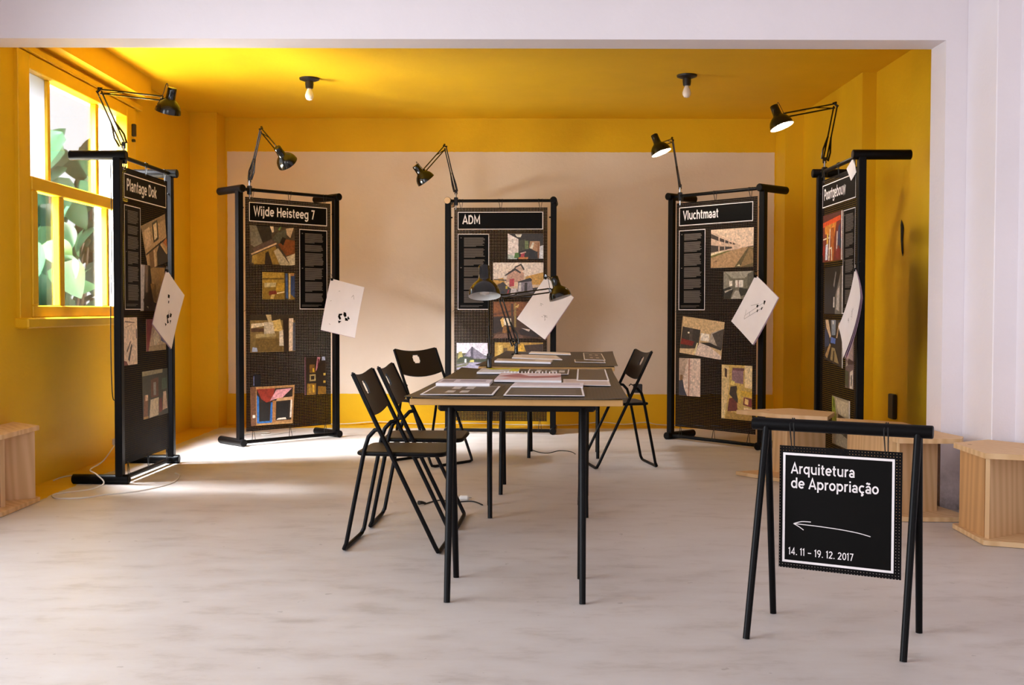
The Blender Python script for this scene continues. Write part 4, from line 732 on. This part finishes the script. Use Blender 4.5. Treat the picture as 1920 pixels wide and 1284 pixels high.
def document(name, label, cat, q, z, th, bgc, polys=(), edge='#e9e2e2', group='papers on the tables', comb=False):
    """q: front-left, front-right, back-right, back-left in world XY"""
    q = [Vector(p) for p in q]; c = sum(q, Vector((0, 0)))/4
    f = lambda x, y, h: (*(q[0].lerp(q[1], x).lerp(q[3].lerp(q[2], x), y)-c), h)
    m = MB(); m.add([f(0, 0, th), f(1, 0, th), f(1, 1, th), f(0, 1, th)], [(0, 1, 2, 3)], bgc)
    m.add([f(0, 0, 0), f(1, 0, 0), f(1, 1, 0), f(0, 1, 0), f(0, 0, th), f(1, 0, th), f(1, 1, th), f(0, 1, th)], [(0, 1, 5, 4), (1, 2, 6, 5), (2, 3, 7, 6), (3, 0, 4, 7), (3, 2, 1, 0)], edge)
    h = th
    for col, pts in polys:
        h += .00015
        if len(pts) == 2: (x0, y0), (x1, y1) = pts; pts = [(x0, y0), (x1, y0), (x1, y1), (x0, y1)]
        m.add([f(x, y, h) for x, y in pts], [tuple(range(len(pts)))], col)
    if comb: pass
    o = m.build(name, 'paper_print', None); o.location = (c.x, c.y, z)
    if comb:
        k = MB()
        for i in range(16):
            x = .06+i*.058; k.tube([f(x, .97, th*.2), f(x, 1.0, th+.006), f(x, 1.03, th*.2)], .0022, 5)
        k.build('binding_comb', 'paper_white', o, True)
    return tag(o, label, cat, group)
D_, F_ = '#4a423d', '#efe8e6'
Z0 = TZ+.0035
document('printed_sheet', 'dark printed sheet with white border at the front left of the near table', 'paper', [(-.325, 3.86), (-.066, 3.85), (-.045, 4.27), (-.300, 4.28)], Z0, .002, F_, [(D_, [(.03, .03), (.97, .97)]), ('#b8aea6', [(.3, .2), (.42, .45)]), ('#b8aea6', [(.5, .2), (.62, .45)]), ('#b8aea6', [(.32, .6), (.44, .9)]), ('#b8aea6', [(.52, .6), (.64, .9)])])
document('booklet', 'thick white booklet at the left of the near table', 'book', [(-.300, 4.30), (-.088, 4.28), (-.080, 4.53), (-.292, 4.55)], Z0, .012, '#d9ced4', [('#8a7f8e', [(.06, .3), (.3, .9)]), ('#a89aa4', [(.4, .4), (.9, .8)])])
document('printed_sheet', 'long dark printed sheet with white border at the front centre of the near table', 'paper', [(-.03, 3.83), (.254, 3.81), (.272, 4.20), (-.008, 4.22)], Z0, .002, F_, [(D_, [(.025, .03), (.975, .98)]), ('#8d827c', [(.1, .2), (.9, .24)]), ('#8d827c', [(.1, .4), (.9, .44)]), ('#8d827c', [(.1, .6), (.9, .64)])])
document('open_page', 'pale lilac page behind the long dark sheet on the near table', 'paper', [(-.006, 4.20), (.272, 4.18), (.29, 4.42), (.013, 4.44)], Z0+.003, .003, '#e3d9dd', [('#bfaeb6', [(.05, .5), (.95, .8)])])
document('spiral_booklet', 'pink printed spiral-bound booklet in the middle of the near table', 'book', [(-.075, 4.56), (.205, 4.52), (.225, 5.04), (-.050, 5.07)], Z0, .008, '#e2cdd0', [('#b06a70', [(.0, .5), (.3, .9), (.5, .55), (1, .7), (1, .5), (.5, .3)]), ('#9a4f5a', [(.5, .42), (.9, .5), (1, .4), (.6, .3)]), ('#d8a8a8', [(.1, .1), (.6, .3), (.2, .4)])], comb=True)
document('magazine', 'magazine with a yellow cover beside the near table lamp', 'magazine', [(-.165, 5.12), (.028, 5.12), (.040, 5.46), (-.150, 5.47)], Z0, .008, '#d9d4d0', [('#c9c21c', [(.3, .62), (1, .8), (1, 1), (.1, 1)]), ('#e2d81a', [(.75, .3), (1, .2), (1, .8), (.8, .7)]), ('#efeaec', [(.1, .1), (.6, .3), (.7, .5), (.1, .4)])])
document('printed_sheet', 'dark printed sheet with white lettering at the back of the near table', 'paper', [(.068, 5.10), (.263, 5.08), (.288, 5.48), (.088, 5.50)], Z0, .002, F_, [(D_, [(.03, .03), (.97, .97)]), ('#cfc6c0', [(.2, .3), (.32, .8)]), ('#cfc6c0', [(.42, .4), (.46, .7)]), ('#cfc6c0', [(.55, .3), (.7, .7)]), ('#cfc6c0', [(.76, .3), (.9, .7)])])
document('pale_sheet', 'pale sheet under the dark sheet at the right of the near table', 'paper', [(.205, 4.37), (.392, 4.33), (.415, 4.70), (.222, 4.72)], Z0, .002, '#dccbc0', [('#c9b4a8', [(.05, .1), (.95, .9)])])
document('printed_sheet', 'dark printed sheet with white border at the right edge of the near table', 'paper', [(.272, 4.60), (.408, 4.58), (.466, 5.44), (.328, 5.47)], Z0+.003, .002, F_, [(D_, [(.05, .02), (.95, .98)])])
document('pale_sheet', 'stack of white sheets at the front left of the far table', 'paper', [(-.10, 6.22), (.215, 6.06), (.238, 6.36), (-.085, 6.50)], Z0, .010, '#e6dcd6', [('#c9b8b0', [(.1, .4), (.7, .9)])])
document('pale_sheet', 'white sheets in the middle of the far table', 'paper', [(-.0, 6.74), (.30, 6.52), (.285, 7.05), (.015, 7.2)], Z0, .005, '#e2d6cd', [('#cabbb0', [(.2, .3), (.9, .7)])])
document('pale_sheet', 'white sheets at the back of the far table', 'paper', [(.115, 7.42), (.39, 7.24), (.40, 7.52), (.135, 7.72)], Z0, .005, '#e4d7cc')
document('printed_sheet', 'dark printed sheet with white border at the right of the far table', 'paper', [(.43, 6.52), (.548, 6.40), (.606, 7.38), (.488, 7.5)], Z0+.003, .002, F_, [(D_, [(.05, .03), (.95, .97)]), ('#b8aea6', [(.3, .2), (.45, .35)]), ('#b8aea6', [(.6, .2), (.75, .35)]), ('#b8aea6', [(.3, .6), (.45, .75)]), ('#b8aea6', [(.6, .6), (.75, .75)])])
document('pale_sheet', 'white-edged sheet at the front right of the far table', 'paper', [(.36, 6.26), (.53, 6.18), (.55, 6.50), (.375, 6.58)], Z0, .002, '#d9cfc8', [(D_, [(.04, .1), (.96, .97)])])

# ================================================================== folding chairs
def shell(m, P, N, us, vs_, keep, th):
    nu, nv = len(us), len(vs_); front = [[Vector(P(u, v)) for u in us] for v in vs_]; idx = {}; V = []
    for s, o in ((0, 0.), (1, th)):
        for j in range(nv):
            for i in range(nu): idx[s, i, j] = len(V); V.append(front[j][i]+Vector(N)*o)
    F = []; edges = {}
    for j in range(nv-1):
        for i in range(nu-1):
            if not keep(i, j): continue
            c = [(i, j), (i+1, j), (i+1, j+1), (i, j+1)]
            F.append([idx[(1, *q)] for q in c]); F.append([idx[(0, *q)] for q in c[::-1]])
            for a, b in zip(c, c[1:]+c[:1]):
                if (b, a) in edges: del edges[b, a]
                else: edges[a, b] = 1
    for a, b in edges: F.append([idx[(0, *a)], idx[(0, *b)], idx[(1, *b)], idx[(1, *a)]])
    return m.add(V, F)
def make_chair(label, loc, rz):
    s = thing('folding_chair', label, 'chair', loc, rz, 'black folding chairs at the tables')
    for sy in (-1, 1):
        pass
    y = .190; r = .0095
    A = [(-.163, -y, .765), (-.10, -y, .632), (.19, -y, .035), (.201, -y+.004, .014), (.204, -y+.03, .0095), (.204, y-.03, .0095), (.201, y-.004, .014), (.19, y, .035), (-.10, y, .632), (-.163, y, .765)]
    MB().tube(A, r, 10).build('front_frame', 'black_metal', s, True)
    yb = .170
    Bp = lambda q: [(-.052, q*(yb+.012), .528), (-.072, q*yb, .525), (-.100, q*yb, .495), (-.118, q*yb, .44)]
    B = Bp(-1)+[(-.198, -yb, .035), (-.208, -yb+.004, .014), (-.211, -yb+.03, .0095), (-.211, yb-.03, .0095), (-.208, yb-.004, .014), (-.198, yb, .035)]+Bp(1)[::-1]
    MB().tube(B, r, 10).build('rear_frame', 'black_metal', s, True)
    # seat
    pts = []
    for cx, cyy, r_, a0 in ((.185, .135, .04, 0), (-.115, .125, .035, 90), (-.115, -.125, .035, 180), (.185, -.135, .04, 270)):
        for k in range(5): g = math.radians(a0+22.5*k); pts.append((cx+r_*math.cos(g), cyy+r_*math.sin(g)))
    m = MB().prism(pts, .418, .432); seat = m.build('seat', 'black_plastic', s)
    MB().tube([(x_, y_, .422) for x_, y_ in pts]+[(*pts[0], .422)], .0095, 8).build('seat_rim', 'black_metal', s, True)
    for sy in (-1, 1): MB().tube([(.002, sy*.165, .42), (.002, sy*.19, .42)], .008, 8).build('pivot', 'chrome', s, True)
    # backrest with a hand hole
    us = [-1, -.93, -.8, -.6, -.4, -.24, -.17, -.13, 0, .13, .17, .24, .4, .6, .8, .93, 1]
    vs_ = [0, .2, .42, .52, .58, .78, .84, .93, 1]
    d = Vector((-.163+.10, 0, .765-.632)).normalized(); n = Vector((-d.z, 0, d.x))
    def P(u, v):
        zt = .775-.016*(1-abs(u)**2.2); zb = .608-.022*(1-u*u); e = max(0, abs(u)-.9)*10
        zt -= .018*e*e; zb += .012*e*e
        L = zb+(zt-zb)*v; p = Vector((-.10, 0, .632))+d*((L-.632)/d.z)
        q = p+n*(.022*(1-u*u)-.006); return (q.x, u*.198, q.z)
    keep = lambda i, j: not (6 <= i <= 9 and 3 <= j <= 5) or ((i in (6, 9)) and j in (3, 5))
    shell(MB(), P, n*1.0, us, vs_, keep, .009).build('backrest', 'black_plastic', s, True)
    return s
make_chair('black folding chair nearest the camera, left of the near table', (-.495, 4.80, 0), -.09)
make_chair('black folding chair just behind the nearest one, left of the near table', (-.452, 5.30, 0), -.06)
make_chair('black folding chair turned towards the camera, left of the far table', (-.545, 7.40, 0), -.74)
make_chair('black folding chair on the right side of the far table', (.718, 7.28, 0), math.pi+.17)
s = thing('power_adapter', 'small black adapter box hooked on the right-hand folding chair', 'adapter', (.835, 7.47, .50))
MB().box((-.004, -.02, -.03), (.056, .02, .03), .004).build('adapter_body', 'black_plastic', s)
MB().tube([(-.004, -.0, .02), (-.022, -.002, .03), (-.034, -.008, .018)], .004, 6).build('hook', 'black_metal', s, True)

# ================================================================== A-frame sign
sg = thing('sign_trestle', 'black tubular A-frame trestle carrying the arrow sign', 'stand', (1.03, 3.4615, 0), math.atan2(-.22, .413))
MB().lathe([(.018, 0), (.0205, .003), (.0205, .556), (.018, .559)], (-.269, 0, .667), (1, 0, 0), 24).build('top_bar', 'black_metal', sg, True)
for u0, u1 in ((-.221, -.238), (.247, .235)):
    for sy in (-1, 1): MB().tube([(u0, sy*.008, .66), (u1, sy*.165, 0)], .0118, 16, .0108).build('leg', 'black_metal', sg, True)
sp = thing('arrow_sign', 'square black sign reading Arquitetura de Apropriação with an arrow', 'sign', (1.03, 3.4615, 0), math.atan2(-.22, .413))
MB().box((-.178, -.004, .203), (.202, 0, .600)).build('perforated_sheet', 'perforated_sign', sp)
pl = MB().box((-.160, -.0062, .226), (.176, -.004, .574)).build('print_field', 'print_black', sp)
border(rect(-.166, .180, .222, .578), .0075, -.0065).build('white_border', 'print_white', pl)
text_part('sign_lettering', 'Arquitetura', -.140, .5115, .202, .0345, -.0068, 'print_white', pl, .15)
text_part('sign_lettering', 'de Apropriação', -.140, .4645, .275, .0345, -.0068, 'print_white', pl, .15)
text_part('date_lettering', '14. 11 – 19. 12. 2017', -.146, .2475, .206, .0235, -.0068, 'print_white', pl, .13)
m = MB()
for pts in ([(-.130, .349), (-.06, .3475), (.01, .344), (.07, .338), (.110, .330)], [(-.130, .349), (-.105, .3575), (-.075, .359)], [(-.130, .349), (-.112, .340), (-.098, .331)]):
    m.tube(smooth_path([(x_, -.0068, z_) for x_, z_ in pts], 5), .0014, 6)
m.build('arrow', 'print_white', pl)
for u in (-.135, .155):
    MB().tube([(u-.006, -.021, .672), (u-.006, -.016, .645), (u-.004, -.003, .590), (u+.004, -.003, .590), (u+.006, -.016, .645), (u+.006, -.021, .672), (u+.003, -.002, .6895), (u, .021, .668), (u-.003, .0, .6895), (u-.006, -.021, .672)], .0022, 6).build('hanging_cord', 'cord_black', sp, True)

# ================================================================== pine stools
def stool(poly, boards, label, dark=False):
    cx = sum(p[0] for p in poly)/len(poly); cyy = sum(p[1] for p in poly)/len(poly)
    s = thing('plywood_stool', label, 'stool', (cx, cyy, 0), 0, 'pine stools along the walls'); P = [(x_-cx, y_-cyy) for x_, y_ in poly]
    a = sum(P[i][0]*P[(i+1) % len(P)][1]-P[(i+1) % len(P)][0]*P[i][1] for i in range(len(P)))
    if a < 0: P = P[::-1]
    MB().prism(P, .386, .410).build('seat_plate', 'pine_wood', s)
    MB().prism(P, .002, .024).build('base_plate', 'pine_wood', s)
    for i, (p, q) in enumerate(boards):
        p, q = Vector(p)-Vector((cx, cyy)), Vector(q)-Vector((cx, cyy)); d = (q-p).normalized(); n = Vector((-d.y, d.x))*.011
        MB().prism([tuple(p-n), tuple(q-n), tuple(q+n), tuple(p+n)], .024, .386).build('upright_board', 'pine_wood_dark' if dark and i == 0 else 'pine_wood', s)
stool([(1.41, 6.85), (1.616, 6.56), (1.861, 6.43), (1.995, 6.74), (1.785, 6.99)], [((1.665, 6.62), (1.93, 6.73)), ((1.70, 6.66), (1.66, 6.90))], 'pine stool behind the sign, farthest from the white wall')
stool([(1.895, 5.34), (2.20, 5.33), (2.25, 5.43), (2.215, 5.64), (2.195, 6.13), (1.895, 6.36)], [((1.935, 6.25), (1.935, 5.46)), ((1.925, 5.43), (2.15, 5.52)), ((1.96, 6.0), (2.15, 6.0))], 'pine stool behind the right leg of the sign, against the opening')
stool([(2.085, 4.80), (2.30, 4.71), (2.44, 4.86), (2.44, 5.15), (2.32, 5.31), (2.10, 5.18)], [((2.126, 5.14), (2.126, 4.87)), ((2.118, 4.845), (2.40, 5.02)), ((2.28, 4.95), (2.30, 5.22))], 'pine stool at the right edge against the white wall', True)
stool([(-2.54, 5.86), (-2.535, 5.42), (-2.62, 5.18), (-2.765, 5.18), (-2.765, 6.05)], [((-2.553, 5.83), (-2.745, 5.72)), ((-2.60, 5.56), (-2.72, 5.70)), ((-2.62, 5.24), (-2.72, 5.55))], 'pine stool at the left edge against the yellow wall')

# ================================================================== cables and plugs
def cable(name, label, pts, r, mat, group=None):
    p0 = Vector(pts[0]); o = MB().tube(smooth_path(pts, 5), r, 6).build(name, mat, None, True, off=p0); o.location = p0; return tag(o, label, 'cable', group)
F = lambda L, z=.004: [(x_, y_, z) for x_, y_ in L]
cable('white_cable', 'thin white cable on the floor along the window wall', F([(-2.757, 6.55), (-2.76, 6.66), (-2.72, 6.75), (-2.62, 6.67), (-2.58, 6.74)]), .004, 'cord_white')
c = cable('looped_cable', 'pale cable looping over the floor around the foot of the window stand', [(-2.56, 7.05, .17), (-2.52, 6.72, .10), (-2.50, 6.46, .085), (-2.42, 6.34, .075), (-2.36, 6.30, .03), (-2.41, 6.24, .004), (-2.54, 6.09, .004), (-2.53, 6.0, .004), (-2.46, 5.93, .004), (-2.33, 5.96, .004), (-2.27, 6.05, .004), (-2.12, 6.18, .004), (-2.02, 6.45, .004), (-2.06, 6.75, .004), (-2.12, 6.86, .004)], .004, 'cord_white')
MB().box((-.02, -.02, -.015), (.022, .03, .03), .006).build('plug', 'cord_white', c)
cable('wall_cable', 'thin cable lying along the foot of the back wall', [(-2.0, 9.74, .006), (-1.5, 9.755, .012), (-1.2, 9.765, .03), (-.8, 9.76, .012), (-.4, 9.755, .02), (0, 9.76, .008), (.5, 9.75, .006), (.8, 9.765, .03), (1.0, 9.76, .012), (1.2, 9.765, .03), (1.35, 9.755, .008), (1.9, 9.70, .006)], .004, 'cord_white')
cable('floor_cable', 'white cable curled behind the foot of the Wijde Heisteeg 7 stand', F([(-2.20, 8.95), (-2.12, 9.08), (-2.02, 9.12), (-2.06, 8.96), (-1.97, 8.99), (-1.84, 9.25)]), .005, 'cord_white')
c = cable('lamp_cable', 'black cable with a plug on the floor under the near table', F([(-.463, 5.78), (-.43, 5.85), (-.385, 5.90), (-.31, 5.85), (-.225, 5.87), (-.19, 5.84), (-.155, 5.76)]), .0035, 'cord_black')
MB().tube([(-.028, -.03, .012), (-.012, -.012, .010), (.004, .004, .004)], .012, 8, .006).build('plug', 'black_plastic', c, True)
cable('lamp_cable', 'black cable on the floor under the far table', F([(.13, 8.12), (.185, 7.92), (.26, 7.85), (.35, 7.99), (.43, 7.93), (.455, 7.8)]), .003, 'cord_black')
s = thing('plug_adapter', 'white plug lying on the floor under the near table', 'plug', (-.258, 5.93, 0))
MB().box((-.028, -.022, .001), (.026, .022, .026), .008).build('plug_body', 'cord_white', s)
MB().tube([(.026, 0, .012), (.04, 0, .012)], .003, 6).build('plug_pin', 'chrome', s, True)
cable('hanging_cable', 'black lamp cable hanging down behind the window stand', [(-2.36, 6.45, 1.9), (-2.365, 6.47, 1.4), (-2.375, 6.47, .95), (-2.37, 6.47, .55), (-2.36, 6.50, .49), (-2.33, 6.51, .478)], .003, 'cord_black')
